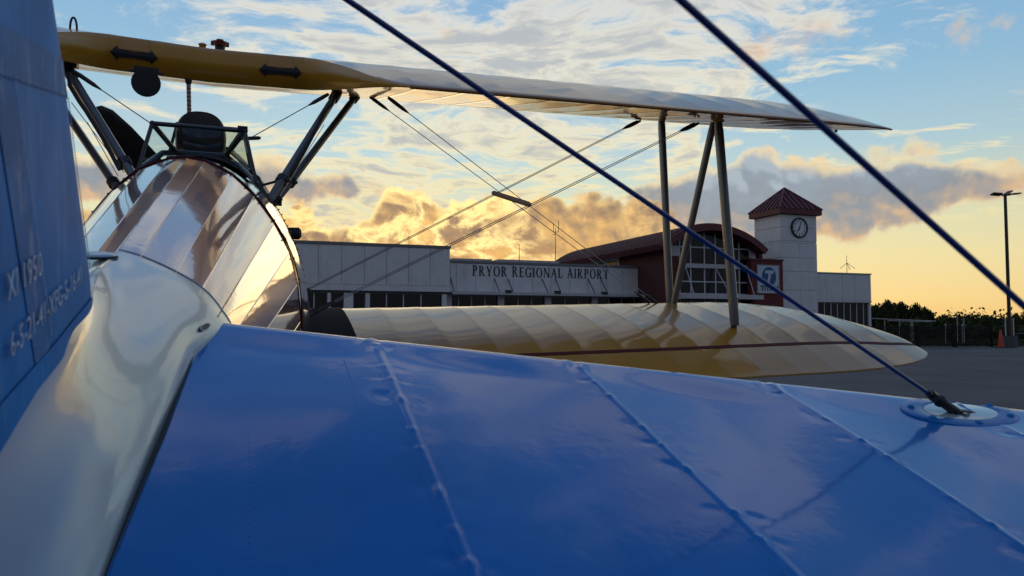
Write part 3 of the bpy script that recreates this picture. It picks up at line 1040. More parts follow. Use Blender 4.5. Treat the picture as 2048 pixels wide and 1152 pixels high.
for s_ in (1, -1):
    rg = []
    perp = np.cross(bd, (0, 1, 0)); perp /= np.linalg.norm(perp)
    for q, w_, tw in ((.03, .05, 1.2), (.15, .075, 1.0), (.35, .115, .75), (.6, .125, .5), (.8, .12, .38), (.93, .10, .32), (.985, .06, .3), (1.0, .015, .3)):
        ring = []
        for t in np.linspace(0, 2 * math.pi, 14, endpoint=False):
            ch = perp * math.cos(tw) * s_ + np.array((0, 1, 0)) * math.sin(tw)
            nn = np.cross(bd * s_, ch)
            ring.append(hub + bd * s_ * bl_ * q + ch * w_ * math.cos(t) + nn * w_ * .16 * math.sin(t))
        rg.append(ring)
    mb = MB(); mb.loft(rg); part('blade', mb, PROPM, prop)
for s_ in (1, -1):
    mb = MB()
    a, b = np.array((CL + s_ * .35, 4.9, -1.0)), np.array((CL + s_ * .88, 4.9, -1.98))
    mb.tube([a, b], [.07, .055], 12, flat=(SF, 1.8)); leg = part('landing_leg', mb, BLUE)
    wc = np.array((CL + s_ * 1.0, 4.9, -1.98))
    mb = MB()
    rg = [[(wc[0] + x, wc[1] + rr * math.cos(t), wc[2] + rr * math.sin(t)) for t in np.linspace(0, 2 * math.pi, 28, endpoint=False)] for x, rr in ((-.09, .20), (-.10, .27), (-.06, .33), (.06, .33), (.10, .27), (.09, .20))]
    mb.loft(rg); wh = part('wheel', mb, BLACK)
    mb = MB(); mb.tube([wc - (.095, 0, 0), wc + (.095, 0, 0)], .19, 18); part('wheel_hub', mb, BLUE, wh)
mb = MB(); tw = np.array((CL, .55, -1.29)); mb.tube([tw - (.04, 0, 0), tw + (.04, 0, 0)], .105, 18); part('tail_wheel', mb, BLACK)
mb = MB(); mb.tube([tw + (0, .1, .0), np.array((CL, .75, -.62))], .03, 8); part('tail_wheel_fork', mb, STEEL)

# ---- polished fairing between fin and stabiliser
FST = [(-.3, [(.012, -.25), (.014, -.28), (.018, -.32), (.022, -.36), (.028, -.39), (.035, -.42), (.04, -.48), (.03, -.58), (0, -.6)]),
       (.30, [(.022, -.228), (.026, -.262), (.034, -.31), (.042, -.345), (.052, -.378), (.064, -.415), (.075, -.48), (.06, -.58), (0, -.61)]),
       (.70, [(.027, -.205), (.031, -.235), (.043, -.275), (.056, -.312), (.072, -.345), (.092, -.384), (.112, -.47), (.09, -.58), (0, -.62)]),
       (.95, [(.026, -.190), (.034, -.214), (.050, -.242), (.068, -.272), (.089, -.308), (.114, -.352), (.14, -.46), (.11, -.58), (0, -.62)]),
       (1.10, [(.012, -.176), (.036, -.204), (.062, -.226), (.088, -.252), (.110, -.284), (.128, -.330), (.155, -.45), (.12, -.59), (0, -.63)]),
       (1.20, [(.0, -.172), (.036, -.194), (.070, -.214), (.103, -.242), (.124, -.272), (.138, -.318), (.168, -.44), (.13, -.60), (0, -.63)]),
       (1.36, [(.0, -.170), (.036, -.180), (.090, -.206), (.132, -.236), (.160, -.270), (.184, -.318), (.206, -.44), (.145, -.60), (0, -.63)]),
       (1.40, [(.0, -.168), (.036, -.178), (.091, -.204), (.134, -.233), (.163, -.268), (.187, -.316), (.21, -.44), (.15, -.60), (0, -.63)])]
fx = [q[0] for q in FST]
fy = np.array([q[1] for q in FST])
rows = []
for F in np.linspace(-.3, 1.40, 90):
    S = hermite(fx, fy, F)
    fr = [hermite(range(len(S)), S, t) for t in np.linspace(0, len(S) - 1, 44)]
    rows.append([(CL - x, F, u) for x, u in fr[::-1]] + [(CL + x, F, u) for x, u in fr])
fair = grid_part('tail_fairing', rows, FAIR, auto=None)
fair['label'] = 'polished metal fairing between fin and stabiliser'
mb = MB(); S = hermite(fx, fy, 1.402)
mb.tube([(CL + x, 1.403, u + .001) for x, u in [hermite(range(len(S)), S, t) for t in np.linspace(0, 5, 40)]], .0015, 6); part('fairing_edge', mb, FAIR, fair)
mb = MB(); q = np.array((CL - .022, 1.33, -.168))
mb.ball(q, .030, 8, (1, 1.0, .16)); part('access_cap', mb, FAIR, fair)
mb = MB(); mb.ball(q - (0, 0, .003), .033, 8, (1, 1, .10)); part('cap_gasket', mb, BLACK, fair)
qn = np.array((.80, -.15, .58)); qn /= np.linalg.norm(qn)
S = hermite(fx, fy, 1.27); c0 = hermite(range(len(S)), S, 4.1)
q = np.array((CL + c0[0], 1.27, c0[1])) + qn * .0015
e1 = np.array((.25, 1, .0)); e1 -= qn * e1.dot(qn); e1 /= np.linalg.norm(e1); e2 = np.cross(qn, e1)
mb = MB(); mb.tube([q + e1 * .026 * math.cos(t) + e2 * .005 * math.sin(t) for t in np.linspace(0, 2 * math.pi, 25)], .0009, 6, caps=False); part('slot_rim', mb, FAIR, fair)
mb = MB(); mb.add([q + e1 * .025 * math.cos(t) + e2 * .0044 * math.sin(t) for t in np.linspace(0, 2 * math.pi, 24, endpoint=False)], [tuple(range(24))]); part('slot', mb, BLACK, fair)

# ---- fin and rudder
LEP = [(-.30, 1.085), (-.17, 1.085), (-.12, 1.062), (-.065, 1.03), (.0, .995), (.077, .955), (.147, .91), (.25, .835), (.34, .74), (.42, .61), (.47, .48), (.49, .37)]
lu, lf_ = [q[0] for q in LEP], [q[1] for q in LEP]
def fin_le(u): return float(hermite(lu, lf_, u))
def fin_t(d): return .027 * (1 - math.exp(-max(d, 0) / .035)) + .002 * min(1, max(d, 0) / .3)
def fin_pt(F, U, off=0.0):
    d = fin_le(U) - F
    # fabric sags between the tape line and the nose
    s = .0022 * math.sin(math.pi * min(1, max(0, (d - .05) / .22))) * (0.6 + 0.4 * math.sin(U * 18))
    return np.array((CL + fin_t(d) - s + off, F, U))
rows = []
for U in np.linspace(-.30, .488, 70):
    le = fin_le(U)
    ds = [(i / 30) ** 2 * (le - .36) for i in range(31)]
    rt_ = [fin_pt(le - d, U) for d in ds]
    lt_ = [np.array((2 * CL - p[0], p[1], p[2])) for p in rt_[:0:-1]]
    rows.append(lt_ + rt_)
fin = grid_part('fin', rows, FINBLUE)
fin['label'] = 'blue tail fin with worn fabric tapes and white stencilling'
rows = []
for U in np.linspace(-.40, .488, 40):
    te = -.45 + .5 * (max(0, U - .1) / .4) ** 3
    rows.append([np.array((CL + s_ * (.026 * (1 - q) + .003), .34 + (te - .34) * q, U)) for s_, q in [(-1, x) for x in np.linspace(1, 0, 10)] + [(1, x) for x in np.linspace(0, 1, 10)]])
grid_part('rudder', rows, FINBLUE)


def fin_strip(f, width, m, name, lift=.0012, n=30, edge=0.0):
    """strip along f(q)->(F,U); width measured across"""
    a, b = [], []
    rng = random.Random(5)
    for i in range(n + 1):
        q = i / n
        p, p2 = np.array(f(q)), np.array(f(min(1, q + .02)))
        p0 = np.array(f(max(0, q - .02)))
        t = p2 - p0; t /= np.linalg.norm(t) + 1e-9
        nn = np.array((-t[1], t[0])) if abs(t[0]) > .6 else np.array((1.0, 0.0))
        e = edge * (1 if i % 2 else -1)
        for lst, k in ((a, .5), (b, -.5)):
            r_ = p + nn * (width * k + (e if k > 0 else -e))
            lst.append(fin_pt(r_[0], r_[1], lift))
    return grid_part(name, [a, b], m, fin)


fin_strip(lambda q: (.48 + .52 * q, .064 + .006 * q), .036, TAPEBLUE, 'fabric_tape', n=90, edge=.0012)
fin_strip(lambda q: (.48 + .40 * q, .178), .030, TAPEBLUE, 'fabric_tape', n=80, edge=.0012)
fin_strip(lambda q: (.660 + .10 * q, .044 - .24 * q), .050, TAPEBLUE, 'fabric_tape', lift=.0009, n=70, edge=.0012)
fin_strip(lambda q: (.48 + .56 * q, -.212 + .020 * q), .024, FINBLUE, 'trim_strip', lift=.0020, n=30)
# stitching beside the nose tape and beside the broad tape
for dd, u0, u1 in ((.045, .05, -.15), (.262, .05, -.18)):
    mb = MB()
    for k in range(64):
        U = u0 + (u1 - u0) * k / 64
        FF = .690 + .10 * k / 64 if dd > .2 else fin_le(U) - dd
        p = fin_pt(FF, U, .0016)
        mb.box(p, (.0005, 0, 0), (0, .0007, 0), (0, .0002, .0011))
    o = part('stitching', mb, TEXTM, fin, smooth=False); o['kind'] = 'stuff'
# stencilled numbers
def stencil(body, size, F, U, slope):
    me = text_mesh(body, size, .0003, spacing=1.05)
    me.materials.append(TEXTM)
    o = link('lettering', me, fin)
    p = fin_pt(F, U, .0032)
    sl_ = (fin_pt(F + .1, U)[0] - fin_pt(F - .1, U)[0]) / .2
    ex = Vector((sl_, 1, slope)).normalized()
    ez = Vector((1, 0, .0)); ez = (ez - ex * ez.dot(ex)).normalized()
    ey = ez.cross(ex)
    o.matrix_local = Matrix(((ex[0], ey[0], ez[0], p[0] - GB[0]), (ex[1], ey[1], ez[1], p[1] - GB[1]), (ex[2], ey[2], ez[2], p[2] - GB[2]), (0, 0, 0, 1)))
    return o
stencil('XI 1950', .031, .700, -.1075, .05)
stencil('6-5-21-41-XFG-5-16-41', .028, .790, -.1480, .055)

# ---- stabiliser
RIBS = (.215, .550, .882, 1.21, 1.52)


def st_le(L): return 1.373 - .33 * L if L < 1.55 else 1.373 - .33 * 1.55 - (.33 * (L - 1.55) + 1.6 * (L - 1.55) ** 2)
def st_ule(L): return -.2815 - .048 * L
RF, RL = [.30, .45, .712, .947, 1.157, 1.30, 1.40], [-.135, -.128, -.108, -.086, -.072, -.063, -.045]
def st_root(F): return float(np.interp(F, RF, RL))


def st_u(L, F, detail=True):
    d = st_le(L) - F
    u = st_ule(L) - .10 * d - .05 * d * d
    if d < .05: u -= .020 * (1 - math.sqrt(max(0, 1 - (1 - max(d, 0) / .05) ** 2)))
    if detail:
        env = sst(d, .02, .14)
        prev, nxt = -.10, 1.9
        for r in RIBS:
            if r <= L: prev = r
        for r in RIBS[::-1]:
            if r > L: nxt = r
        t = (L - prev) / (nxt - prev)
        u -= .0075 * (1 - abs(2 * t - 1) ** 1.7) * env * (1 - math.exp(-((L - 1.185) / .17) ** 2 - ((F - .905) / .12) ** 2))
        for i, r in enumerate(RIBS):
            x = L - r
            if abs(x) < .06:
                u += .0006 * math.exp(-(x / .0050) ** 2) * sst(d, .004, .03)
                # lacing knots pull the fabric every few centimetres
                q = d / .074 + .3 * i + .22 * math.sin(d * 31 + 2.1 * i)
                k = round(q)
                y = (q - k) * .074
                j = ((math.sin(k * 12.9 + i * 7.1) * 43758.5) % 1.0) ** 1.6
                j2 = (math.sin(k * 4.7 + i * 3.3) * 23421.6) % 1.0
                if k >= 1:
                    u += (.0010 + .0022 * j) * math.exp(-((x + .003 - .006 * j) / .0055) ** 2 - (y / .0055) ** 2)
                    u -= .0022 * j2 ** 2 * math.exp(-((x + .014 + .012 * j) / .013) ** 2 - ((y + .006) / .010) ** 2)
                    u -= .0012 * j * math.exp(-((x - .016 - .01 * j2) / .011) ** 2 - ((y - .004) / .009) ** 2)
                if d < .12:
                    u += .0022 * math.sin(x * 210 + d * 90 + i) * math.exp(-(x / .022) ** 2) * math.exp(-((d - .045) / .03) ** 2)
        u += .0009 * math.sin(L * 9.1 + F * 6) * env + .0007 * math.sin(L * 4.2 - F * 13.0 + 1) * env
    return u


Ls = list(np.arange(-.14, 1.56, .0052)) + list(np.linspace(1.57, 1.86, 14))
rows = []
HINGE = .36
for q in np.linspace(0, 1, 190):
    row = []
    for L in Ls:
        le = st_le(L)
        if L > 1.8: le = max(le, HINGE + .02)
        d = (le - HINGE) * q ** 1.35
        F = le - d
        LL = L + (st_root(F) + .14) * max(0, 1 - (L + .14) / .22)
        row.append((LL, F, st_u(LL, F)))
    rows.append(row)
for q in (0.0, .02, .15, .6, 1.0):                     # underside, seen only past the nose
    pass
front = rows[0]
und = []
for q in (.012, .06, .3, 1.0):
    und.append([(p[0], p[1] - (p[1] - HINGE) * q, st_u(p[0], p[1] - (p[1] - HINGE) * q - .001, False) - .022 - .035 * min(1, q * 3) + (.03 * q)) for p in front])
rows = und[::-1] + [[(p[0], p[1] + .002, p[2] - .012) for p in front]] + rows
stab = grid_part('stabiliser', rows, BLUE, flip=True)
stab['label'] = 'blue fabric stabiliser in front of the camera'
# root edge: rubber seal strip along the fairing
a, b, c = [], [], []
for F in np.linspace(.30, 1.372, 60):
    L = st_root(F) - .001
    u = st_u(L + .004, F, False)
    a.append((L + .003, F, u + .0006)); b.append((L - .004, F, u - .004)); c.append((L - .006, F, u - .05))
grid_part('root_seal', [c, b, a], BLACK, stab)
# rib tapes on the top
for r in RIBS[:4]:
    A, B = [], []
    TW_ = .013
    for F in np.linspace(st_le(r) - .03, HINGE + .02, 170):
        w_ = TW_ + .0012 * (1 if len(A) % 2 else -1)
        A.append((r - w_, F, st_u(r - w_, F) + .0002)); B.append((r + w_, F, st_u(r + w_, F) + .0002))
    cols_ = [A] + [[(r + o_, p[1], st_u(r + o_, p[1]) + .00015) for p in A] for o_ in np.linspace(-.011, .011, 13)] + [B]
    grid_part('rib_tape', cols_, BLUE, stab, flip=True)
# faint seams beside two of the ribs
for L0, f0, f1 in ((.155, 1.18, .98), (.010, 1.05, .62)):
    mb = MB()
    for k in range(40):
        F = f0 + (f1 - f0) * k / 40
        mb.box((L0, F, st_u(L0, F) + .0001), (.0008, 0, 0), (0, .0010, 0), (0, 0, .0003))
    o = part('stitching', mb, BLUE, stab, smooth=False); o['kind'] = 'stuff'
# other half of the tailplane and the elevators (out of frame)
rows = [[(2 * CL - p[0], p[1], p[2]) for p in r_[::8]] for r_ in rows[::8]]
grid_part('stabiliser', rows, BLUE)
for s_ in (1, -1):
    rw = []
    for q in np.linspace(0, 1, 8):
        rw.append([(CL + s_ * (l + .2), .34 - .42 * q * math.sqrt(max(.05, 1 - ((l - .7) / 1.2) ** 2)), st_u(min(l, 1.5), .36, False) - .02 - .05 * q) for l in np.linspace(-.1, 1.8, 16)])
    grid_part('elevator', rw, BLUE)

# wire fitting on the stabiliser: oval plate with screws over an inspection hole
pc = at(1932, 823, 1); pc = None
Lc, Fc = 1.185, .905
def plate_pt(x, y, h): return np.array((Lc + x, Fc + y, st_u(Lc + x, Fc + y, False) + h - .001))
mb = MB(); rg = []
for rr, h in ((1.0, -.004), (1.0, .0012), (.975, .0024), (.66, .0026), (.64, .0012), (.0, .0012)):
    rg.append([plate_pt(.125 * rr * math.cos(t), .060 * rr * math.sin(t), h) for t in np.linspace(0, 2 * math.pi, 40, endpoint=False)])
mb.loft(rg, caps=False); plate = part('fitting_plate', mb, PLATEB, stab)
mb = MB(); rg = [[plate_pt(.078 * rr * math.cos(t), .036 * rr * math.sin(t), h) for t in np.linspace(0, 2 * math.pi, 32, endpoint=False)] for rr, h in ((1, .0016), (.9, .0022), (.01, .0023))]
mb.loft(rg, caps=False); part('inspection_window', mb, INSPECT, stab)
for t in (.42, 1.38, 2.72, 3.62, 4.55, 5.66):
    part('plate_screw', MB().ball(plate_pt(.104 * math.cos(t), .049 * math.sin(t), .003), .0062, 6, (1, 1, .6)), FINBLUE, stab)

# ---- blue bracing wires from fin to stabiliser
a = plate_pt(-.012, -.006, .012)
def on_plane(x1, y1, x2, y2):
    n_ = np.cross(am(x1, y1), am(x2, y2)); return n_ / np.linalg.norm(n_)
n1_ = on_plane(695, 0, 1880, 802)
n2_ = on_plane(1361, 0, 2048, 612)
def solveU(n_, L, F): return -(n_[0] * L + n_[1] * F) / n_[2]
a[2] = solveU(n1_, a[0], a[1])
b = np.array((CL + .02, .80, 0)); b[2] = solveU(n1_, b[0], b[1])
mb = MB(); d = (b - a) / np.linalg.norm(b - a)
mb.tube([a + d * .05, a + d * .10, b], [.0044, .0034, .0034], 10)
w1 = part('brace_wire', mb, WIREB); w1['label'] = 'blue bracing wire ending at the oval plate'
mb = MB()
mb.tube([a + d * .0, a + d * .012, a + d * .055, a + d * .075], [.0075, .0085, .008, .006], 10)
mb.ball(a + d * .06, .011, 5)
q = plate_pt(.012, -.006, .004)
mb.box((a + q) / 2 + (0, 0, -.001), (.030, .004, -.004), (0, .0065, 0), (0, 0, .0045))
mb.ball(a - d * .006, .010, 5, (1, 1, .8))
fork = part('fork_end', mb, BLACK, w1)
side_ = np.cross(d, (0, 0, 1)); side_ /= np.linalg.norm(side_)
for nm, q_, r_, h_ in (('clevis_pin', a + d * .004, .0045, .018), ('lock_nut', a + d * .082, .0088, .0001)):
    if nm == 'clevis_pin': part(nm, MB().tube([q_ - side_ * h_, q_ - side_ * (h_ - .004), q_ + side_ * h_], [.0065, r_, r_], 8), WIREM, w1)
    else: part(nm, MB().tube([q_ - d * .006, q_ + d * .006], r_, 6), STEEL, w1)
part('threaded_rod', MB().tube([a + d * (.055 + .004 * i) for i in range(12)], [.0056 if i % 2 else .0047 for i in range(12)], 8), STEEL, w1)
F2 = .50; L2 = 1.12
a2 = np.array((L2, F2, 0.0)); a2[2] = solveU(n2_, L2, F2)
for _ in range(40):
    u = st_u(a2[0], a2[1], False) + .01
    # slide aft/forward until the plane of sight meets the surface
    a2[1] += (a2[2] - u) * -.4
    a2[2] = solveU(n2_, a2[0], a2[1])
b2 = np.array((CL + .02, .44, 0)); b2[2] = solveU(n2_, b2[0], b2[1])
mb = MB(); mb.tube([a2, b2], .0025, 10); w2 = part('brace_wire', mb, WIREB); w2['label'] = 'blue bracing wire nearest the camera'
print('wires', a, b, a2, b2)

# ------------------------------------------------------------------ ground
ASPH = mat('apron_asphalt', (0.078, 0.079, 0.083), rough=0.85, var=0.22, vscale=0.35, bump=0.004, bscale=60, dirt=((0.045, 0.046, 0.05, 1), 0.30, 0.6), spec=0.3)
GRASSM = mat('grass', (0.045, 0.06, 0.018), rough=0.95, var=0.35, vscale=0.6, bump=0.05, bscale=8, spec=0.1)
CONC = mat('concrete', (0.09, 0.09, 0.09), rough=0.9, var=0.2, vscale=3)


def sheet(name, x0, x1, y0, y1, z, m, kind='structure', nx=1, ny=1):
    mb = MB()
    xs, ys = np.linspace(x0, x1, nx + 1), np.linspace(y0, y1, ny + 1)
    mb.add([(x, y, z) for y in ys for x in xs], grid_faces(ny + 1, nx + 1))
    o = mb.build(name, m, None, False, None)
    return tag(o, kind=kind)


sheet('ground', -3500, 3500, -3500, 3500, -.004, GRASSM)
APX = 41.5
ap = MB()
# apron with an edge parallel to the terminal front
UB = np.array([math.cos(R(20.5)), math.sin(R(20.5)), 0]); VB = np.array([-UB[1], UB[0], 0])
ap.add([(-140, -90, 0), (160, -90, 0), (160, 42.6, 0), (19, 42.6, 0), (19 - 1, 80, 0), (-140, 80, 0)], [(0, 1, 2, 3, 4, 5)])
tag(ap.build('apron', ASPH, None, False, None), kind='structure')
# sealed cracks on the apron
rng = random.Random(3)
CRK = mat('crack_sealant', (0.028, 0.028, 0.03), rough=0.7)
mb = MB()
for k in range(26):
    x, y = rng.uniform(6, 30), rng.uniform(9, 40)
    along = k % 2
    L_ = rng.uniform(4, 14)
    pa, pb = [], []
    for i in range(9):
        t = i / 8 * L_
        jx = rng.uniform(-.12, .12)
        p = np.array((x + t, y + jx + .2 * t, .004)) if along else np.array((x + jx - .35 * t, y + t, .004))
        w_ = .03 + .02 * rng.random()
        o_ = np.array((0, w_, 0)) if along else np.array((w_, 0, 0))
        pa.append(p - o_); pb.append(p + o_)
    mb.add(pa + pb, grid_faces(2, 9))
tag(mb.build('crack_sealing', CRK, None, False, None), kind='stuff')

# ------------------------------------------------------------------ the terminal
WALLP = mat('wall_panel', (0.64, 0.63, 0.615), rough=0.55, var=0.06, vscale=1.2, spec=0.4, rvar=0.1, dirt=((0.40, 0.385, 0.36, 1), 1.6, 0.5), stretch=(1, 1, .12))
WALLT = mat('tower_panel', (0.66, 0.665, 0.67), rough=0.5, var=0.05, vscale=1.2, spec=0.4, rvar=0.1, dirt=((0.46, 0.45, 0.43, 1), 1.6, 0.45), stretch=(1, 1, .12))
TRIM = mat('parapet_trim', (0.17, 0.165, 0.165), rough=0.5)
CANOPY = mat('canopy_white', (0.46, 0.46, 0.46), rough=0.5, var=0.06, vscale=3)
WINF = mat('window_frame', (0.50, 0.51, 0.52), rough=0.45)
WGLASS = mat('window_glass', (0.008, 0.010, 0.012), rough=0.06, spec=0.25, coat=0.0)
BRICKM = mat('brick_red', (0.085, 0.022, 0.020), rough=0.85, var=0.25, vscale=9)
BRICKM2 = mat('brick_maroon', (0.125, 0.016, 0.018), rough=0.7, var=0.15, vscale=6)
ROOFM = mat('roof_maroon', (0.105, 0.012, 0.014), rough=0.5, var=0.10, vscale=1.0, spec=0.5)
LETM = mat('sign_lettering', (0.012, 0.012, 0.014), rough=0.5)
SIGNW = mat('sign_white', (0.46, 0.56, 0.66), rough=0.35, spec=0.5)
SIGNB = mat('sign_blue', (0.012, 0.075, 0.21), rough=0.35)
CLOCKW = mat('clock_white', (0.66, 0.68, 0.70), rough=0.4)
DARKM = mat('dark_metal', (0.02, 0.02, 0.022), rough=0.5)
GALV = mat('galvanised', (0.36, 0.36, 0.36), rough=0.45, metal=0.3)
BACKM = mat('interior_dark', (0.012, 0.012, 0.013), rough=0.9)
EYEV = np.array([0, 0, EYE])
P0 = np.array([0.3655 * 58, 58.0, 0.0])                # near corner of the clock tower


def fac(px, py, off=0.0):
    """survey a point on the front plane (off metres behind it): (along, height)"""
    d = ray(px, py)
    o = P0 + VB * off
    t = (o - EYEV).dot(VB) / d.dot(VB)
    p = EYEV + d * t
    return (p - P0).dot(UB), p[2]


def fx_(px, off=0.0, py=600): return fac(px, py, off)[0]


def bw(s, z, off=0.0): return P0 + UB * s + VB * off + np.array([0, 0, z])


def wbox(mb, s0, s1, z0, z1, o0, o1):
    c = bw((s0 + s1) / 2, (z0 + z1) / 2, (o0 + o1) / 2)
    return mb.box(c, UB * (s1 - s0) / 2, VB * (o1 - o0) / 2, (0, 0, (z1 - z0) / 2))


def piece(name, parent, m, *boxes, shift=None, smooth=False):
    mb = MB()
    for b in boxes: wbox(mb, *b)
    return mb.build(name, m, parent, smooth, None, shift=shift)


def base(name, s, off, label, cat, group=None):
    p = bw(s, 0, off)
    e = empty(name, p, label, cat, group)
    return e, p


def panels(parent, sh, s0, s1, z0, z1, face, edges, rows, m, thick=.05, gap=.018, name='panel'):
    """cladding panels standing proud of the wall; edges: positions along, rows: heights"""
    for a, b in zip(edges[:-1], edges[1:]):
        for c, d in zip(rows[:-1], rows[1:]):
            piece(name, parent, m, (a + gap, b - gap, c + gap, d - gap, face - thick, face), shift=sh)


def storefront(parent, sh, xs, z0, z1, face, transom=None):
    """frame of uprights with a glass pane in each bay"""
    for a, b in zip(xs[:-1], xs[1:]):
        rows = [z0, z1] if transom is None else [z0, transom, z1]
        for c, d in zip(rows[:-1], rows[1:]):
            piece('window_pane', parent, WGLASS, (a + .03, b - .03, c + .03, d - .03, face + .06, face + .075), shift=sh)
    for x in xs: piece('mullion', parent, WINF, (x - .035, x + .035, z0, z1, face, face + .05), shift=sh)
    for zz_ in ([z0, z1] if transom is None else [z0, transom, z1]):
        piece('transom', parent, WINF, (xs[0] - .035, xs[-1] + .035, zz_ - .035, zz_ + .035, face + .003, face + .047), shift=sh)


# --- the lettered wing and the taller block on its left
OA, OB = 4.4, 3.4
zt = fac(1080, 530, OA)[1]; zc = fac(1080, 589, OA)[1]
sL, sR = fx_(900, OA, 550), fx_(1266, OA, 560)
E1, sh1 = base('terminal_wing', (sL + sR) / 2, OA + 6, 'long low grey terminal wing carrying the black airport name', 'building')
piece('wall', E1, WALLP, (sL, sR + 4, zc - .1, zt - .02, OA + .02, OA + 16), (sL, sR + 4, 0, .12, OA + .1, OA + 1.5), shift=sh1)
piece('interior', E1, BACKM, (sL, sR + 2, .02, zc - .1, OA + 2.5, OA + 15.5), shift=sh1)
ed = [sL] + [fx_(x, OA, 560) for x in (912, 951, 988, 1026, 1065, 1101, 1139, 1176, 1213, 1245)] + [sR + .6]
panels(E1, sh1, sL, sR, zc, zt, OA + .01, ed, [zc + .10, zt - .05], WALLP)
piece('parapet_cap', E1, TRIM, (sL, sR + .6, zt - .02, zt + .16, OA - .10, OA + 16.1), shift=sh1)
piece('canopy', E1, CANOPY, (sL - .1, fx_(1292, OA - 1.0, 592), zc - .12, zc + .10, OA - 1.15, OA - .043), shift=sh1)
# rods holding the canopy
for x0, x1 in ((901, 908), (988, 999), (1015, 1026), (1083, 1096), (1110, 1122), (1175, 1190), (1200, 1216)):
    a = bw(fx_(x0, OA, 558), fac(x0, 557, OA)[1], OA - .06); b = bw(fx_(x1, OA - 1.0, 585), zc + .11, OA - 1.0)
    MB().tube([a, b], .035, 8).build('canopy_rod', E1 and DARKM, E1, True, 40, shift=sh1)
for x in (1017, 1115, 1209):
    s = fx_(x, OA - 1.1, 586); piece('rod_bracket', E1, DARKM, (s - .22, s + .22, zc + .02, zc + .24, OA - 1.2, OA - .92), shift=sh1)
cols = [(890, 903), (996, 1008), (1090, 1102), (1184, 1195)]
for x0, x1 in cols:
    piece('column', E1, WALLP, (fx_(x0, OA, 600), fx_(x1, OA, 600), .0, zc - .13, OA - .02, OA + .38), shift=sh1)
for xs in ((903, 917, 943, 970, 996), (1008, 1036, 1063, 1090), (1102, 1130, 1157, 1184), (1195, 1218, 1243, 1268)):
    storefront(E1, sh1, [fx_(x, OA + .15, 600) for x in xs], .12, zc - .14, OA + .15, None)
# roof plant behind the parapet
def roofbox(name, x0, x1, yt, off, m, label):
    a, b = fx_(x0, off, 520), fx_(x1, off, 520)
    z = fac((x0 + x1) / 2, yt, off)[1]
    e, sh = base(name, (a + b) / 2, off + 1, label, 'roof unit')
    piece('casing', e, m, (a, b, zt - .05, z - .06, off, off + 1.6), shift=sh)
    piece('lid', e, GALV, (a - .04, b + .04, z - .06, z, off - .04, off + 1.64), shift=sh)
    n_ = max(2, int((b - a) / .8))
    for k in range(1, n_):
        s = a + (b - a) * k / n_
        piece('seam', e, TRIM, (s - .02, s + .02, zt - .05, z - .07, off - .02, off + .01), shift=sh)
roofbox('rooftop_unit', 905, 984, 517.5, OA + 5, WALLP, 'low metal rooftop unit just right of the tall grey block')
roofbox('rooftop_unit', 997, 1118, 520.5, OA + 5, WALLP, 'longer low metal rooftop unit above the airport name')

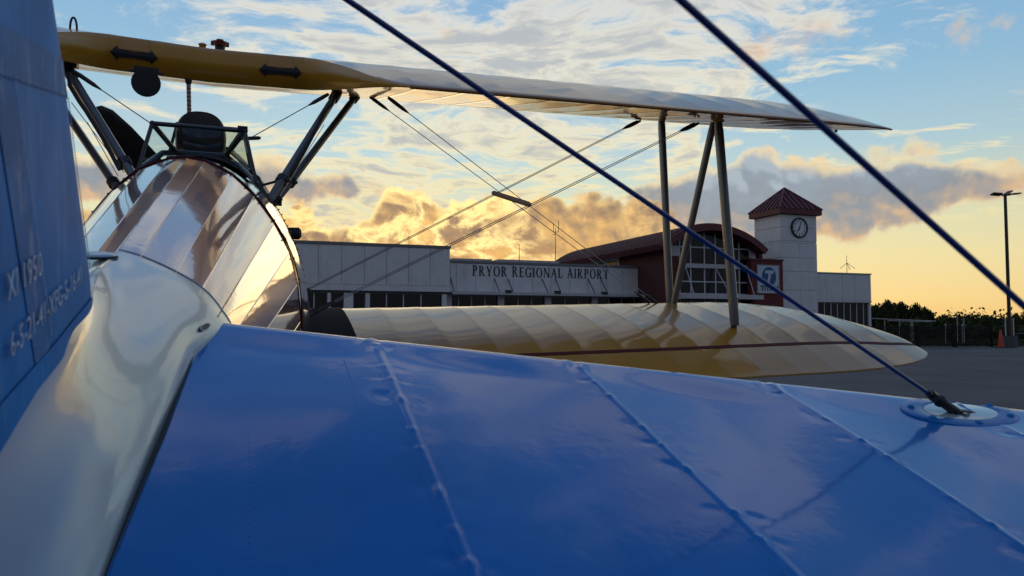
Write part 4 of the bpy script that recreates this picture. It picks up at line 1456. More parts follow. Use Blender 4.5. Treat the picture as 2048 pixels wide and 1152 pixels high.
# the name, in serif capitals cut from strips
def glyph(ch):
    """strokes in a unit em: (polygon) list; thick stems, thin hairlines, slab-ended serifs"""
    S, T, o = .19, .085, []
    def bar(x0, y0, x1, y1): o.append([(x0, y0), (x1, y0), (x1, y1), (x0, y1)])
    def stem(x, y0=0, y1=1, w=S, lo=True, hi=True):
        bar(x - w / 2, y0, x + w / 2, y1)
        if lo: bar(x - w / 2 - .08, y0, x + w / 2 + .08, y0 + .05)
        if hi: bar(x - w / 2 - .08, y1 - .05, x + w / 2 + .08, y1)
    def diag(x0, y0, x1, y1, w): o.append([(x0 - w / 2, y0), (x0 + w / 2, y0), (x1 + w / 2, y1), (x1 - w / 2, y1)])
    def arc(cx, cy, rx, ry, a0, a1, wx, wy, n=14):
        P, Q = [], []
        for i in range(n + 1):
            t = a0 + (a1 - a0) * i / n
            P.append((cx + rx * math.cos(t), cy + ry * math.sin(t))); Q.append((cx + (rx - wx) * math.cos(t), cy + (ry - wy) * math.sin(t)))
        for i in range(n): o.append([P[i], P[i + 1], Q[i + 1], Q[i]])
    h = math.pi / 2
    if ch == 'P': stem(.16); arc(.30, .735, .33, .265, -h, h, S, T); bar(.16, .47, .31, .47 + T); bar(.16, 1 - T, .31, 1); w = .68
    elif ch == 'R': stem(.16); arc(.30, .745, .33, .255, -h, h, S, T); bar(.16, .49, .31, .49 + T); bar(.16, 1 - T, .31, 1); diag(.68, 0, .36, .5, S); bar(.58, 0, .82, .05); w = .82
    elif ch == 'Y': stem(.40, 0, .5, hi=False); diag(.40, .42, .10, 1, S); diag(.42, .42, .70, 1, T * 1.2); bar(-.02, .95, .24, 1); bar(.58, .95, .82, 1); w = .80
    elif ch == 'O': arc(.44, .5, .44, .52, 0, 4 * h, S, T, 28); w = .88
    elif ch == 'E': stem(.16); bar(.16, 0, .62, T); bar(.16, 1 - T, .60, 1); bar(.16, .48, .46, .48 + T); bar(.57, 0, .63, .22); bar(.55, .80, .61, 1); bar(.42, .40, .47, .62); w = .66
    elif ch == 'G': arc(.44, .5, .44, .52, .62, 4 * h - .75, S, T, 24); stem(.72, .02, .46, lo=False); bar(.76, .72, .81, .98); w = .88
    elif ch == 'I': stem(.16); w = .32
    elif ch == 'N': stem(.12, w=T * 1.1); diag(.74, 0, .14, 1, S); stem(.76, w=T * 1.1, lo=False); bar(-.02, .95, .2, 1); w = .88
    elif ch == 'A': diag(.12, 0, .42, 1, T * 1.1); diag(.74, 0, .42, 1, S); bar(.22, .33, .62, .33 + T); bar(0, 0, .24, .05); bar(.60, 0, .88, .05); w = .86
    elif ch == 'L': stem(.16); bar(.16, 0, .62, T); bar(.57, 0, .63, .25); w = .64
    elif ch == 'T': stem(.38, hi=False); bar(.02, 1 - T, .74, 1); bar(.0, .76, .05, 1); bar(.71, .76, .76, 1); w = .76
    else: w = .34
    return o, w


words_ = 'PRYOR REGIONAL AIRPORT'
sa, za = fac(945, 542, OA - .06); sb, zb = fac(1217, 549, OA - .06)
zlo = fac(1080, 555, OA)[1]; zhi = fac(1080, 535.5, OA)[1]
H_ = (zhi - zlo)
tot = sum(glyph(c)[1] + .16 for c in words_) - .16
kx = (sb - sa) / tot
x = 0.0
E1n = 0
for ch in words_:
    gl, w = glyph(ch)
    if gl:
        big_ = 1.06 if E1n == 0 else 1.0
        mb = MB()
        for j, poly in enumerate(gl):
            e_ = .0015 * (j % 5)
            pts = [bw(sa + (x + px_ ) * kx, zlo + py_ * H_ * big_, OA - .055 - e_) for px_, py_ in poly]
            mb.prism(pts, VB * (.045 + e_))
        mb.build('letter', LETM, E1, False, None, shift=sh1)
        E1n += 1
    else: E1n = 0
    x += w + .16

# taller block on the left
zt2 = fac(760, 491.5, OB)[1]; zc2 = fac(760, 579.5, OB)[1]
s0, s1 = fx_(430, OB, 480), fx_(900, OB, 500)
E2, sh2 = base('terminal_block', (s0 + s1) / 2, OB + 6, 'tall blank grey panelled block at the terminal end beside the fuselage', 'building')
piece('wall', E2, WALLP, (s0, s1, zc2 - .1, zt2 - .02, OB + .02, OB + 14), shift=sh2)
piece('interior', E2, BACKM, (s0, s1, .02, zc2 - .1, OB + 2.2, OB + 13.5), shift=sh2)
pe = [fx_(x, OB, 540) for x in (636.5, 683, 729, 773, 817, 860, 899)]
wd = pe[1] - pe[0]
ed = [pe[0] - wd * k for k in (4, 3, 2, 1)] + pe
ed = [e for e in ed if e > s0]
panels(E2, sh2, s0, s1, zc2, zt2, OB + .01, [s0] + ed[:-1] + [s1], [zc2 + .34, zt2 - .06], WALLP)
piece('sill_band', E2, WALLP, (s0, s1, zc2 - .08, zc2 + .30, OB - .10, OB + .018), shift=sh2)
piece('parapet_cap', E2, TRIM, (s0 - .1, s1 + .06, zt2 - .02, zt2 + .16, OB - .10, OB + 14.1), shift=sh2)
piece('soffit_edge', E2, DARKM, (s0, s1, zc2 - .22, zc2 - .085, OB + .0, OB + .5), shift=sh2)
for x0, x1 in ((655, 661), (688, 706), (731, 739), (884, 893)):
    piece('column', E2, WALLP, (fx_(x0, OB + .1, 600), fx_(x1, OB + .1, 600), 0, zc2 - .2, OB + .06, OB + .40), shift=sh2)
for xs in ((560, 595, 628, 655), (661, 688), (706, 731), (739, 773, 807, 842, 884)):
    storefront(E2, sh2, [fx_(x, OB + .2, 600) for x in xs], .10, zc2 - .22, OB + .2, 1.55 if xs[0] in (560,) else None)

# --- aerials on the roofs
def aerial(px, y0, y1, off, label, cross=None, r=.025):
    s, z0 = fac(px, y0, off); z1 = fac(px, y1, off)[1]
    e, sh = base('roof_aerial', s, off, label, 'aerial')
    MB().tube([bw(s, z0 - .5, off), bw(s, z1, off)], [r, r * .6], 6).build('mast', DARKM, e, True, 40, shift=sh)
    for (xa, ya), (xb, yb) in (cross or ()):
        a, b = fac(xa, ya, off), fac(xb, yb, off)
        MB().tube([bw(a[0], a[1], off), bw(b[0], b[1], off)], r * .7, 6).build('arm', DARKM, e, True, 40, shift=sh)
    return e
aerial(818, 488, 466, OB + 1, 'thin whip aerial on the tall grey block roof', r=.02)
aerial(968, 520, 503, OA + 7, 'short whip aerial above the first rooftop unit', r=.018)
aerial(1038.5, 522, 488, OA + 6, 'plain straight aerial above the rooftop units', r=.035)
aerial(1111, 524, 455, OA + 6, 'tall mast aerial with forked top beside the barrel roof', (((1107, 464), (1117, 464)), ((1107, 464), (1107, 446)), ((1117, 464), (1117, 441)), ((1106, 469), (1111, 469))), r=.035)
aerial(1694, 548, 511, 1.5, 'three-armed aerial on the low block right of the clock tower', (((1694, 526), (1680, 537)), ((1694, 526), (1710, 537)), ((1694, 526), (1700, 540))), r=.03)

# --- entrance hall with the barrel roof
HL, HR = fx_(1336, 0, 560), fx_(1532, 0, 560)
E3, sh3 = base('entrance_hall', (HL + HR) / 2, 5, 'brick entrance hall with arched glass front and maroon barrel roof', 'building')
# arch: circle through eaves and crown, in the front plane
aL = fac(1321, 489, -.9); aR = fac(1534, 503, -.9); aT = fac(1425, 449.5, -.9)
zE = (aL[1] + aR[1]) / 2; hw = (aR[0] - aL[0]) / 2; sC = (aR[0] + aL[0]) / 2; rise = aT[1] - zE
RAD = (hw * hw + rise * rise) / (2 * rise); zC = zE + rise - RAD; TMAX = math.asin(min(1, hw / RAD))
LEN = 19.0
NRIB = 38
def arcpt(t, r, o): return bw(sC + r * math.sin(t), zC + r * math.cos(t), o)
mb = MB()
rg = [[arcpt(t, RAD, o) for t in np.linspace(-TMAX, TMAX, 33)] + [arcpt(t, RAD - .34, o) for t in np.linspace(TMAX, -TMAX, 33)] for o in (-.9, LEN)]
mb.loft(rg); roof = mb.build('roof', ROOFM, E3, True, 30, shift=sh3)
mb = MB()
rg = [[arcpt(t, RAD + .05, o) for t in np.linspace(-TMAX, TMAX, 33)] + [arcpt(t, RAD - .42, o) for t in np.linspace(TMAX, -TMAX, 33)] for o in (-1.05, -.905)]
mb.loft(rg); mb.build('roof_edge', ROOFM, roof, True, 30, shift=sh3)
for k in range(NRIB + 1):                              # standing seams over the barrel
    o = -.6 + (LEN + .3) * k / NRIB
    mb = MB()
    rg = [[arcpt(t, RAD + .002, o - .08), arcpt(t, RAD + .16, o - .05), arcpt(t, RAD + .16, o + .05), arcpt(t, RAD + .002, o + .08)] for t in np.linspace(-TMAX, TMAX, 25)]
    mb.loft(rg); mb.build('seam', ROOFM, roof, False, None, shift=sh3)
zB = fac(1350, 512, 0)[1]
mb = MB()
wbox(mb, HL, HR, .0, fac(1430, 600, 0)[1] - .3, .35, 1.0)
mb.build('plinth', BRICKM, E3, False, None, shift=sh3)
# side and back walls, then the front piers either side of the glass
piece('brick_wall', E3, BRICKM, (HL, HL + .35, 0, zE - .05, .35, OA + 3), shift=sh3)
piece('wall', E3, WALLP, (HL + .02, HL + .35, zt - .4, zE - .05, OA + 3.003, LEN - .5), shift=sh3)
piece('brick_wall', E3, BRICKM, (HR - .35, HR, 0, zE - .05, .35, LEN - .5), shift=sh3)
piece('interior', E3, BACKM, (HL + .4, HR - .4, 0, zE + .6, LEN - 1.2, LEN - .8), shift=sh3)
gL, gR = fx_(1360, 0, 560), fx_(1501, 0, 560)
piece('brick_pier', E3, BRICKM, (HL, gL - .05, 0, zB, .0, .35), shift=sh3)
piece('brick_pier', E3, BRICKM, (gR + .05, HR, 0, zB, .0, .35), shift=sh3)
# brick courses on the side wall that faces the camera
# clerestory lights along the side
for k in range(6):
    o = OA + 3.4 + k * 1.9
    piece('clerestory_pane', E3, WGLASS, (HL - .02, HL + .01, zt + .25, zE - .35, o, o + 1.6), shift=sh3)
# arched glazing
xs_g = [1345, 1360, 1382, 1409.5, 1431.5, 1454.5, 1479, 1500, 1511]
sg_ = [fx_(x, 0, 500) for x in xs_g]
def arch_z(s): return zC + math.sqrt(max(0, (RAD - .46) ** 2 - (s - sC) ** 2))
zr = [fac(1430, y, 0)[1] for y in (588, 564, 537, 528.5, 496)]
for i, (a, b) in enumerate(zip(sg_[:-1], sg_[1:])):
    m_ = WGLASS
    inner = 1 <= i <= len(sg_) - 3
    # lunette panes under the arch
    ss = np.linspace(a + .03, b - .03, 5)
    if min(arch_z(a), arch_z(b)) > zr[4] + .05 or inner:
        poly = [(a + .03, zr[4] + .03), (b - .03, zr[4] + .03)] + [(s, max(zr[4] + .04, arch_z(s) - .03)) for s in ss[::-1]]
        mb = MB(); mb.prism([bw(s, z, .13) for s, z in poly], VB * .015); mb.build('window_pane', m_, E3, False, None, shift=sh3)
    if inner:
        piece('window_pane', E3, m_, (a + .03, b - .03, zr[3] + .03, zr[4] - .03, .13, .145), shift=sh3)
        piece('window_pane', E3, m_, (a + .03, b - .03, zr[1] + .03, zr[2] - .03, .13, .145), shift=sh3)
        piece('window_pane', E3, m_, (a + .03, b - .03, zr[0] + .03, zr[1] - .03, .13, .145), shift=sh3)
        piece('window_pane', E3, m_, (a + .03, b - .03, .15, zr[0] - .33, .13, .145), shift=sh3)
    else:
        piece('infill_panel', E3, CANOPY, (a + .02, b - .02, zB + .02, zr[4] - .03, .06, .16), shift=sh3)
for i, s in enumerate(sg_):
    hi_ = arch_z(s)
    lo_ = .1 if 1 <= i <= len(sg_) - 2 else zB
    piece('mullion', E3, WINF, (s - .045, s + .045, lo_, max(lo_ + .3, hi_), .055, .12), shift=sh3)
for z, h_ in ((zr[4], .045), (zr[1], .045), (zr[0], .045)):
    piece('transom', E3, WINF, ((sg_[0] if z == zr[4] else sg_[1]), (sg_[-1] if z == zr[4] else sg_[-2]), z - h_, z + h_, .058, .118), shift=sh3)
piece('white_band', E3, CANOPY, (sg_[1] - .1, sg_[-2] + .1, zr[2], zr[3], -.06, .125), shift=sh3)
mb = MB()
rg = [[arcpt(t, RAD - .36, o) for t in np.linspace(-TMAX * .93, TMAX * .93, 29)] + [arcpt(t, RAD - .46, o) for t in np.linspace(TMAX * .93, -TMAX * .93, 29)] for o in (.052, .20)]
mb.loft(rg); mb.build('arch_frame', BRICKM2, E3, True, 30, shift=sh3)
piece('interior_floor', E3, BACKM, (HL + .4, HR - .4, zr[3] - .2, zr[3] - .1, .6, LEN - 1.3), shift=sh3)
zcan = zr[0]
piece('canopy', E3, CANOPY, (fx_(1372, -1.3, 592), fx_(1524, -1.3, 592), fac(1440, 598, -1.3)[1], fac(1440, 589, -1.3)[1], -1.5, -.0), shift=sh3)
for (xa, ya), (xb, yb) in (((1371, 533), (1388, 588)), ((1431, 535), (1460, 588)), ((1494, 541), (1509, 591))):
    a, b = fac(xa, ya, -.08), fac(xb, yb, -1.25)
    MB().tube([bw(a[0], a[1], -.08), bw(b[0], b[1], -1.25)], .04, 8).build('canopy_rod', CANOPY, E3, True, 40, shift=sh3)

# --- the blue and white company sign in its maroon surround
OT = -.55
sA, sB = fx_(1503, OT, 560), fx_(1566, OT, 560)
zlo_, zhi_ = 1.2, fac(1535, 521.5, OT)[1]
E4, sh4 = base('company_sign', (sA + sB) / 2, OT, 'white sign with blue round T emblem in maroon surround beside the tower', 'sign')
piece('surround', E4, BRICKM2, (sA, sB, .0, zhi_, OT, OT + .5), shift=sh4)
piece('surround_trim', E4, ROOFM, (sA - .06, sB + .06, zhi_, zhi_ + .14, OT - .06, OT + .5), shift=sh4)
qa, qb = fac(1515.5, 531, OT - .08), fac(1557.5, 585.5, OT - .08)
piece('sign_panel', E4, SIGNW, (qa[0], qb[0], qb[1], qa[1], OT - .09, OT - .004), shift=sh4)
for bx in ((qa[0] - .07, qa[0], qb[1] - .07, qa[1] + .07), (qb[0], qb[0] + .07, qb[1] - .07, qa[1] + .07), (qa[0], qb[0], qa[1], qa[1] + .07), (qa[0], qb[0], qb[1] - .07, qb[1])):
    piece('sign_frame', E4, GALV, (*bx, OT - .11, OT - .003), shift=sh4)
cs_, cz = fac(1538, 553.5, OT - .09); rr_ = (fx_(1552.2, OT - .09, 553) - fx_(1524, OT - .09, 553)) / 2
mb = MB(); mb.prism([bw(cs_ + rr_ * math.cos(t), cz + rr_ * math.sin(t) * 1.12, OT - .1) for t in np.linspace(0, 2 * math.pi, 36, endpoint=False)], VB * .012)
mb.build('emblem_disc', SIGNB, E4, False, None, shift=sh4)
def Tpt(x, y): return bw(cs_ + x * rr_, cz + y * rr_ * 1.12, OT - .115)
mb = MB(); mb.prism([Tpt(*q) for q in ((-.58, .34), (-.50, .66), (.66, .66), (.60, .30), (.26, .30), (.26, .10), (-.02, -.70), (-.34, -.70), (-.12, .10), (-.12, .34))], VB * .013)
mb.build('emblem_letter', SIGNW, E4, False, None, shift=sh4)
me = text_mesh('TITAN', rr_ * .80, .006, bold=.02, spacing=1.12); me.materials.append(LETM)
o = link('lettering', me, E4)
tz = fac(1538, 577, OT - .1)[1]
o.location = Vector(bw(cs_ + .02, tz, OT - .105) - sh4); o.rotation_euler = (math.pi / 2, 0, R(20.5))

# --- clock tower
TW = fx_(1634.5, 0, 560); TD = 3.15
zE_ = fac(1566, 427.5, 0)[1]
E5, sh5 = base('clock_tower', TW / 2, TD / 2, 'pale square clock tower with a maroon pyramid roof', 'tower')
piece('shaft', E5, TRIM, (.06, TW - .06, 0, zE_ - .02, .06, TD - .06), shift=sh5)
rowsz = [0.0] + [fac(1566, y, 0)[1] for y in (621, 579.5, 542, 514.5, 484.5, 480.5, 453.5, 428)]
mid_ = fx_(1600, 0, 560)
for i, (c, d) in enumerate(zip(rowsz[:-1], rowsz[1:])):
    if d - c < .3:
        piece('reveal_band', E5, WALLT, (.0, TW, c + .01, d - .01, -.0, .055), shift=sh5)
        piece('reveal_band', E5, WALLT, (.0, .055, c + .01, d - .01, .058, TD), shift=sh5)
        continue
    split = [0.0, mid_, TW] if i < 5 else [0.0, TW]
    for a, b in zip(split[:-1], split[1:]):
        piece('panel', E5, WALLT, (a + .012 * (a > 0), b - .012 * (b < TW), c + .013, d - .013, -.02, .055), shift=sh5)
    for a, b in ((.058, TD / 2), (TD / 2, TD)) if i < 5 else ((.058, TD),):
        piece('panel', E5, WALLT, (-.02, .055, c + .013, d - .013, a + .012 * (a > .1), b - .012 * (b < TD - .1)), shift=sh5)
        piece('panel', E5, WALLT, (TW - .055, TW + .02, c + .013, d - .013, a + .012 * (a > .1), b - .012 * (b < TD - .1)), shift=sh5)
ov = .32
ze0, ze1 = zE_ + .0, zE_ + .44
c_ = (-ov, TW + ov, -ov, TD + ov)
mb = MB(); wbox(mb, c_[0], c_[1], ze0, ze1, c_[2], c_[3]); rf = mb.build('roof', ROOFM, E5, False, None, shift=sh5)
apx = bw(TW / 2, fac(1570, 376, TD / 2)[1], TD / 2)
cor = [bw(c_[0] - .04, ze1 + .002, c_[2] - .04), bw(c_[1] + .04, ze1 + .002, c_[2] - .04), bw(c_[1] + .04, ze1 + .002, c_[3] + .04), bw(c_[0] - .04, ze1 + .002, c_[3] + .04)]
mb = MB(); mb.add(cor + [apx], [(0, 1, 4), (1, 2, 4), (2, 3, 4), (3, 0, 4), (3, 2, 1, 0)]); mb.build('pyramid', ROOFM, rf, False, None, shift=sh5)
for k in range(4):                                     # hips and standing seams
    MB().tube([cor[k], apx], .07, 6).build('hip', ROOFM, rf, False, None, shift=sh5)
    a, b = cor[k], cor[(k + 1) % 4]
    for j in range(1, 8):
        q = j / 8
        p = a + (b - a) * q
        # a seam runs up the slope until it meets a hip
        m_ = (a + b) / 2; up_ = apx - m_
        L_ = 1 - abs(2 * q - 1)
        nrm = np.cross(b - a, up_); nrm /= np.linalg.norm(nrm)
        if nrm[2] < 0: nrm = -nrm
        e_ = p + up_ * L_
        mb = MB(); w_ = (b - a) / np.linalg.norm(b - a) * .03
        mb.add([p - w_, p + w_, e_ + w_, e_ - w_, p - w_ + nrm * .07, p + w_ + nrm * .07, e_ + w_ + nrm * .07, e_ - w_ + nrm * .07], [(0, 1, 5, 4), (1, 2, 6, 5), (2, 3, 7, 6), (3, 0, 4, 7), (4, 5, 6, 7), (0, 3, 2, 1)])
        mb.build('seam', ROOFM, rf, False, None, shift=sh5)
# the clock is a thing on the wall
ks, kz = fac(1599, 455.5, -.1); kr = (fx_(1614, -.1, 455) - fx_(1584.5, -.1, 455)) / 2 * 1.06
E6, sh6 = base('wall_clock', ks, -.1, 'round white clock with black rim and hands near seven on the tower', 'clock')
def kp(x, y, o): return bw(ks + x * kr, kz + y * kr, o)
mb = MB(); mb.prism([kp(.9 * math.cos(t), .9 * math.sin(t), -.10) for t in np.linspace(0, 2 * math.pi, 40, endpoint=False)], VB * .07); mb.build('dial', CLOCKW, E6, False, None, shift=sh6)
mb = MB(); rg = [[kp(r_ * math.cos(t), r_ * math.sin(t), o_) for t in np.linspace(0, 2 * math.pi, 40, endpoint=False)] for r_, o_ in ((1.05, -.022), (1.05, -.15), (.985, -.17), (.88, -.15), (.88, -.06))]
mb.loft(rg, caps=False); mb.build('rim', LETM, E6, True, 40, shift=sh6)
def hand(ang, ln, w_, tail=.12):
    s_, c2 = math.sin(ang), math.cos(ang)
    P_ = lambda x, y, o: kp(x * c2 + y * s_, -x * s_ + y * c2, o)
    o_ = -.118 if ln > .6 else -.126
    mb = MB(); mb.prism([P_(-w_, -tail, o_), P_(w_, -tail, o_), P_(w_ * 1.2, ln * .5, o_), P_(0, ln, o_), P_(-w_ * 1.2, ln * .5, o_)], VB * .006); mb.build('hand', LETM, E6, False, None, shift=sh6)
hand(R(18), .74, .045); hand(R(213), .60, .06)
for k in range(12):
    t = k * math.pi / 6
    me = text_mesh(str(12 if k == 0 else k), kr * .34, .002, bold=.004); me.materials.append(LETM)
    o = link('numeral', me, E6)
    o.location = Vector(kp(.68 * math.sin(t), .68 * math.cos(t), -.104) - sh6); o.rotation_euler = (math.pi / 2, 0, R(20.5))
    for j in range(1):
        s_, c2 = math.sin(t), math.cos(t)
        mb = MB(); mb.prism([kp(x * c2 + y * s_, -x * s_ + y * c2, -.106) for x, y in ((-.015, .80), (.015, .80), (.015, .87), (-.015, .87))], VB * .005); mb.build('tick', LETM, E6, False, None, shift=sh6)

# --- low block right of the tower
O7 = .9
s0, s1 = TW + .03, fx_(1741, O7, 560)
zt7, zc7 = fac(1690, 547.8, O7)[1], fac(1690, 603, O7)[1]
E7, sh7 = base('terminal_annex', (s0 + s1) / 2, O7 + 3, 'low pale annex with a strip of windows right of the clock tower', 'building')
piece('wall', E7, WALLT, (s0, s1, zc7, zt7 - .02, O7 + .02, O7 + 9), (s1 - .18, s1, 0, zc7 - .003, O7 + .02, O7 + 9), shift=sh7)
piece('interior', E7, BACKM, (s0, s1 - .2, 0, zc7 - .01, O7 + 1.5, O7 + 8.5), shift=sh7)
panels(E7, sh7, s0, s1, zc7, zt7, O7 + .01, [s0] + [fx_(x, O7, 560) for x in (1651, 1684, 1708)] + [s1], [zc7 + .1, zt7 - .05], WALLT)
piece('parapet_cap', E7, GALV, (s0, s1 + .06, zt7 - .02, zt7 + .09, O7 - .08, O7 + 9.05), shift=sh7)
piece('window_sill', E7, WALLT, (s0, s1, zc7 - .06, zc7 + .085, O7 - .07, O7 + .0), shift=sh7)
storefront(E7, sh7, [s0 + .1] + [fx_(x, O7 + .1, 600) for x in (1648.6, 1661.7, 1674.4, 1687.5, 1700.5, 1713, 1726.4)] + [s1 - .22], .5, zc7 - .08, O7 + .1)
piece('plinth', E7, WALLT, (s0, s1, 0, .46, O7 + .05, O7 + .4), shift=sh7)

# ------------------------------------------------------------------ fence, lamp, cone, posts
def gp(px, depth):
    """ground point under a column of the photograph at a depth along the view"""
    d = ray(px, 650); return np.array([d[0] / d[1] * depth, depth, 0.0])


FBLK = mat('fence_black', (0.008, 0.008, 0.009), rough=0.6, spec=0.3)
DEP = 42.0
def fence(x0, x1, label, npk, top=1.17):
    a, b = gp(x0, DEP), gp(x1, DEP)
    e = empty('picket_fence', (a + b) / 2, label, 'fence', 'black fences at the apron edge')
    sh = (a + b) / 2
    u = (b - a) / np.linalg.norm(b - a); v = np.array((-u[1], u[0], 0)); ln = np.linalg.norm(b - a)
    for z in (.16, .98, top - .03):
        MB().box((a + b) / 2 + np.array((0, 0, z)), u * ln / 2, v * .02, (0, 0, .022)).build('rail', FBLK, e, False, None, shift=sh)
    pk = MB().box((0, 0, top / 2 + .02), u * .0135, v * .012, (0, 0, top / 2 - .045)).build('picket', FBLK, e, False, None)
    pk.location = Vector(a + u * .06 - sh)
    for k in range(1, npk):
        c = pk.copy(); COL.objects.link(c); c.parent = e
        c.location = Vector(a + u * (.06 + (ln - .12) * k / (npk - 1)) - sh)
    for q in (a, b):
        MB().box(q + np.array((0, 0, top / 2 + .03)), u * .05, v * .05, (0, 0, top / 2 + .03)).build('post', FBLK, e, False, None, shift=sh)
    return e
fence(1735, 1833, 'black picket fence partly behind the yellow wing tip', 34)
fence(1836, 1907, 'black picket gate left of the taller gate post', 26)
fence(1911, 1982, 'black picket gate ending beside the traffic cone', 26)
p = gp(1909, DEP - .1)
o = MB().box((0, 0, .66), (.075, 0, 0), (0, .075, 0), (0, 0, .66)).box((0, 0, 1.34), (.09, 0, 0), (0, .09, 0), (0, 0, .025)).box((-.13, -.05, .62), (.09, 0, 0), (0, .04, 0), (0, 0, .13)).build('gate_post', FBLK, None, False, None)
o.location = Vector(p); tag(o, 'black gate post with a lock box between the two picket gates', 'gate post')

# pale pipe barriers and posts behind the fence
def pipe(name, pts, r, m, label, cat, posts=()):
    pts = [np.array(q, float) for q in pts]; c = pts[0] * (1, 1, 0)
    e = empty(name, c, label, cat)
    MB().tube([q - c for q in pts], r, 8).build('rail', m, e)
    for q in posts:
        q = np.array(q, float); MB().tube([q * (1, 1, 0) - c, q - c], r * 1.1, 8).build('post', m, e)
    return e
def gz(px, py, dep):
    d = ray(px, py); return EYEV + d * (dep / d[1])
pipe('pipe_barrier', [gz(1742, 637, 56), gz(1872, 642.5, 52)], .035, GALV, 'pale pipe barrier sloping behind the picket fence', 'barrier', [gz(1825, 640.5, 53.5), gz(1769, 638, 55)])
pipe('pipe_barrier', [gz(1775, 641.5, 50), gz(1862, 643.5, 49)], .03, GALV, 'second pale pipe barrier just below the sloping one', 'barrier', [gz(1799, 642, 49.7), gz(1822, 642.6, 49.4)])
for px, y0, dep in ((1891, 647, 46), (1914, 632, 48), (1927, 636, 50), (1924, 648, 46)):
    t_ = gz(px, y0, dep)
    o = MB().tube([(0, 0, 0), (0, 0, t_[2])], .035, 8).build('marker_post', GALV)
    o.location = (t_[0], t_[1], 0)
    tag(o, {1891: 'short pale post behind the black gates, left of the lock box', 1914: 'tallest thin post behind the gates at the lock box', 1927: 'slim post just right of the lock box post', 1924: 'short pale post seen over the right-hand gate'}[px], 'post')
WHITEP = mat('post_white', (0.55, 0.55, 0.54), rough=0.5)
for px, y0, lab in ((2010.5, 637, 'thin white post on the left of the lamp base'), (2026.5, 636, 'thin white post on the right of the lamp base')):
    t_ = gz(px, y0, 42.6)
    o = MB().tube([(0, 0, 0), (0, 0, t_[2])], .032, 8).build('white_post', WHITEP); o.location = (t_[0], t_[1], 0); tag(o, lab, 'post')
pipe('guard_rail', [gz(2031, 668, 45), gz(2075, 668, 45)], .06, DARKM, 'dark guard rail right of the lamp base', 'barrier', [gz(2034, 668, 45), gz(2060, 668, 45)])
# lamp
p = gp(2019, 41.3)
E8 = empty('parking_lamp', p, 'tall dark lamp post with two flat heads on a concrete base', 'street lamp')
MB().tube([(0, 0, 0), (0, 0, .62)], [.36, .36], 20).build('concrete_base', CONC, E8, True, 40)
MB().box((0, 0, .64), (.18, 0, 0), (0, .18, 0), (0, 0, .02)).build('base_plate', DARKM, E8, False)
topz = gz(2012.5, 388, 41.3)[2]
LAMPM = mat('lamp_bronze', (0.022, 0.017, 0.014), rough=0.5)
MB().tube([(0, 0, .62), (0, 0, topz)], [.115, .095], 4).build('pole', LAMPM, E8, False)
for sgn, tilt in ((-1, .02), (1, .05)):
    MB().tube([(0, 0, topz - .08), (sgn * .3, 0, topz - .05)], .035, 6).build('arm', LAMPM, E8)
    c = np.array((sgn * .52, -.05, topz - .02 + (.0 if sgn < 0 else .02)))
    ay = np.array((0, .17, -.03 if sgn < 0 else .0)); ax = np.array((.26, .0, .02 * sgn))
    MB().box(c, ax, ay, (0, 0, .035)).build('lamp_head', LAMPM, E8, False)
c = np.array((.34, .3, topz + .10))
MB().box(c, (.20, .05, .13), (-.05, .16, 0), (0, 0, .03)).build('lamp_head', LAMPM, E8, False)
# cone
CONEM = mat('cone_orange', (0.42, 0.045, 0.02), rough=0.55, var=0.1, vscale=8)
E9 = empty('traffic_cone', gp(2000.5, 40.8), 'orange traffic cone standing left of the lamp base', 'traffic cone')
mb = MB(); rg = [[(r_ * math.cos(t), r_ * math.sin(t), z_) for t in np.linspace(0, 2 * math.pi, 20, endpoint=False)] for r_, z_ in ((.20, .04), (.17, .06), (.045, .98), (.035, 1.0))]
mb.loft(rg); mb.build('cone_body', CONEM, E9)
MB().box((0, 0, .022), (.24, 0, 0), (0, .24, 0), (0, 0, .02)).build('cone_base', BLACK, E9, False)

# ------------------------------------------------------------------ trees
LEAF = mat('foliage', (0.040, 0.052, 0.018), rough=0.8, var=0.5, vscale=1.5, spec=0.15)
BARK = mat('bark', (0.03, 0.024, 0.018), rough=0.95, var=0.3, vscale=4)


def crown_mesh(seed, leaves, lobes, sx, sz, leaf):
    rng = np.random.default_rng(seed)
    cen = np.stack([rng.uniform(-.62, .62, lobes), rng.uniform(-.62, .62, lobes), rng.uniform(.30, .92, lobes)], 1)
    rad = rng.uniform(.20, .42, lobes)
    k = rng.integers(0, lobes, leaves)
    d = rng.normal(size=(leaves, 3)); d /= np.linalg.norm(d, axis=1)[:, None]
    rr = rad[k] * rng.uniform(.35, 1.02, leaves) ** .6
    c = cen[k] + d * rr[:, None]
    c[:, 2] = np.maximum(c[:, 2], .08)
    c *= (sx, sx, sz)
    a = rng.normal(size=(leaves, 3)); a /= np.linalg.norm(a, axis=1)[:, None]
    b = np.cross(a, rng.normal(size=(leaves, 3))); b /= np.linalg.norm(b, axis=1)[:, None]
    s = leaf * rng.uniform(.6, 1.5, leaves)[:, None]
    v = np.stack([c - a * s, c + b * s * .55, c + a * s, c - b * s * .55], 1).reshape(-1, 3)
    f = np.arange(leaves * 4).reshape(-1, 4)
    return mesh('crown', v, f.tolist(), LEAF, False)


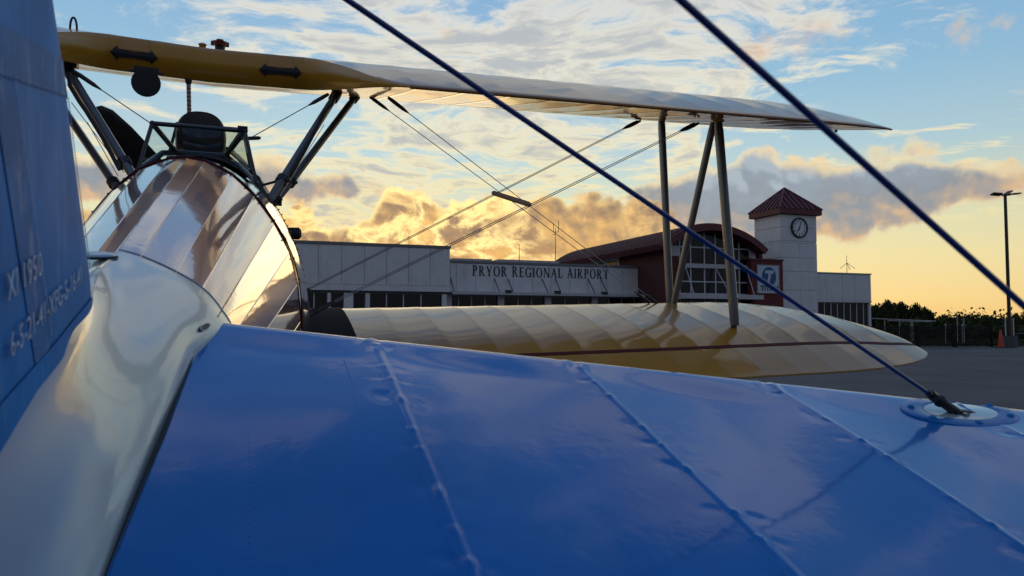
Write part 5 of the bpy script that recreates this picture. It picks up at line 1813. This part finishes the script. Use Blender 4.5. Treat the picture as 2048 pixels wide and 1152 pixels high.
def trunk_mesh(seed, h):
    rng = random.Random(seed); mb = MB()
    mb.tube([(0, 0, 0), (.05, .02, h * .25), (-.04, .05, h * .5), (0, 0, h * .72)], [.20, .16, .12, .06], 8)
    for k in range(5):
        a = rng.uniform(0, 6.28); z = h * rng.uniform(.25, .5); L_ = h * rng.uniform(.2, .34)
        mb.tube([(0, 0, z), (math.cos(a) * L_ * .6, math.sin(a) * L_ * .6, z + L_ * .5), (math.cos(a) * L_, math.sin(a) * L_, z + L_)], [.09, .06, .03], 6)
    return mb


CR = [crown_mesh(s, 5200, 16, 1.0, 1.0, .055) for s in (1, 2, 3)]
CRF = [crown_mesh(s, 5200, 14, 1.0, 1.0, .034) for s in (7, 8, 9)]
def tree(px, ytop, dep, wpx, label, k, group, name='tree'):
    p = gp(px, dep); top = gz(px, ytop, dep)[2]; w = wpx / 2 / FP * dep
    e = empty(name, p, label, 'tree', group)
    c = link('crown', (CR if name == 'tree' else CRF)[k % 3], e); c.scale = (w / .85, w / .85, top / 1.22); c.rotation_euler = (0, 0, k * 1.7)
    trunk_mesh(k, top).build('trunk', BARK, e)
    return e
NEARG = 'dark trees behind the annex and fence'
tree(1752, 601, 74, 56, 'dark tree tucked against the right end of the annex', 0, NEARG)
tree(1778, 610, 70, 44, 'smaller dark tree right of the one touching the annex', 1, NEARG)
tree(1789, 600, 76, 58, 'tallest round tree behind the fence right of the annex', 2, NEARG)
tree(1822, 606, 74, 56, 'broad dark tree in the middle of the near clump', 3, NEARG)
tree(1850, 611, 72, 44, 'dark tree at the right end of the near clump', 4, NEARG)
FARG = 'far trees along the horizon'
rng = random.Random(11)
farx = [(1872, 631), (1883, 626), (1900, 631), (1917, 629), (1935, 632), (1950, 628), (1968, 631), (1985, 629), (2001, 632), (2020, 628), (2040, 622), (2062, 619), (2085, 622)]
place_ = ['just right of the near clump', 'with a spiky top, second past the near clump', 'above the lock box', 'right of the thin tall post', 'above the middle of the right gate', 'with a raised top over the right gate',
          'above the end of the right gate', 'left of the traffic cone', 'above the traffic cone', 'directly behind the lamp pole', 'tall, at the right border', 'tallest, cut by the right border', 'beyond the right border']
for i, (x, y) in enumerate(farx):
    if x > 2062: continue
    tree(x, y, 120 + 8 * (i % 3), 26 + 7 * (i % 4), 'far horizon tree ' + place_[i], i, FARG, 'far_tree')
# ragged scrub and a far wood that reads as one mass
def scrub(x0, x1, y0, y1, h0, h1, n, leaf, seed, name):
    rng = np.random.default_rng(seed)
    c = np.stack([rng.uniform(x0, x1, n), rng.uniform(y0, y1, n), np.zeros(n)], 1)
    prof = .62 + .22 * np.sin(c[:, 0] * .9 + 1) * np.sin(c[:, 0] * .37) + .2 * np.sin(c[:, 0] * .21 + .5) + .14 * np.sin(c[:, 0] * 2.3)
    c[:, 2] = rng.uniform(0, 1, n) ** .8 * (h0 + (h1 - h0) * rng.uniform(0, 1, n)) * prof
    a = rng.normal(size=(n, 3)); a /= np.linalg.norm(a, axis=1)[:, None]
    b = np.cross(a, rng.normal(size=(n, 3))); b /= np.linalg.norm(b, axis=1)[:, None]
    s = leaf * rng.uniform(.6, 1.5, n)[:, None]
    v = np.stack([c - a * s, c + b * s * .6, c + a * s, c - b * s * .6], 1).reshape(-1, 3)
    return tag(link(name, mesh(name, v, np.arange(n * 4).reshape(-1, 4).tolist(), LEAF, False)), kind='stuff')
scrub(34, 84, 64, 72, 1.0, 2.2, 16000, .16, 5, 'undergrowth')
scrub(-160, 260, 190, 215, 2.0, 6.4, 60000, .40, 6, 'far_wood')
scrub(20, 60, 43.4, 60, .05, .22, 9000, .10, 8, 'rough_grass')
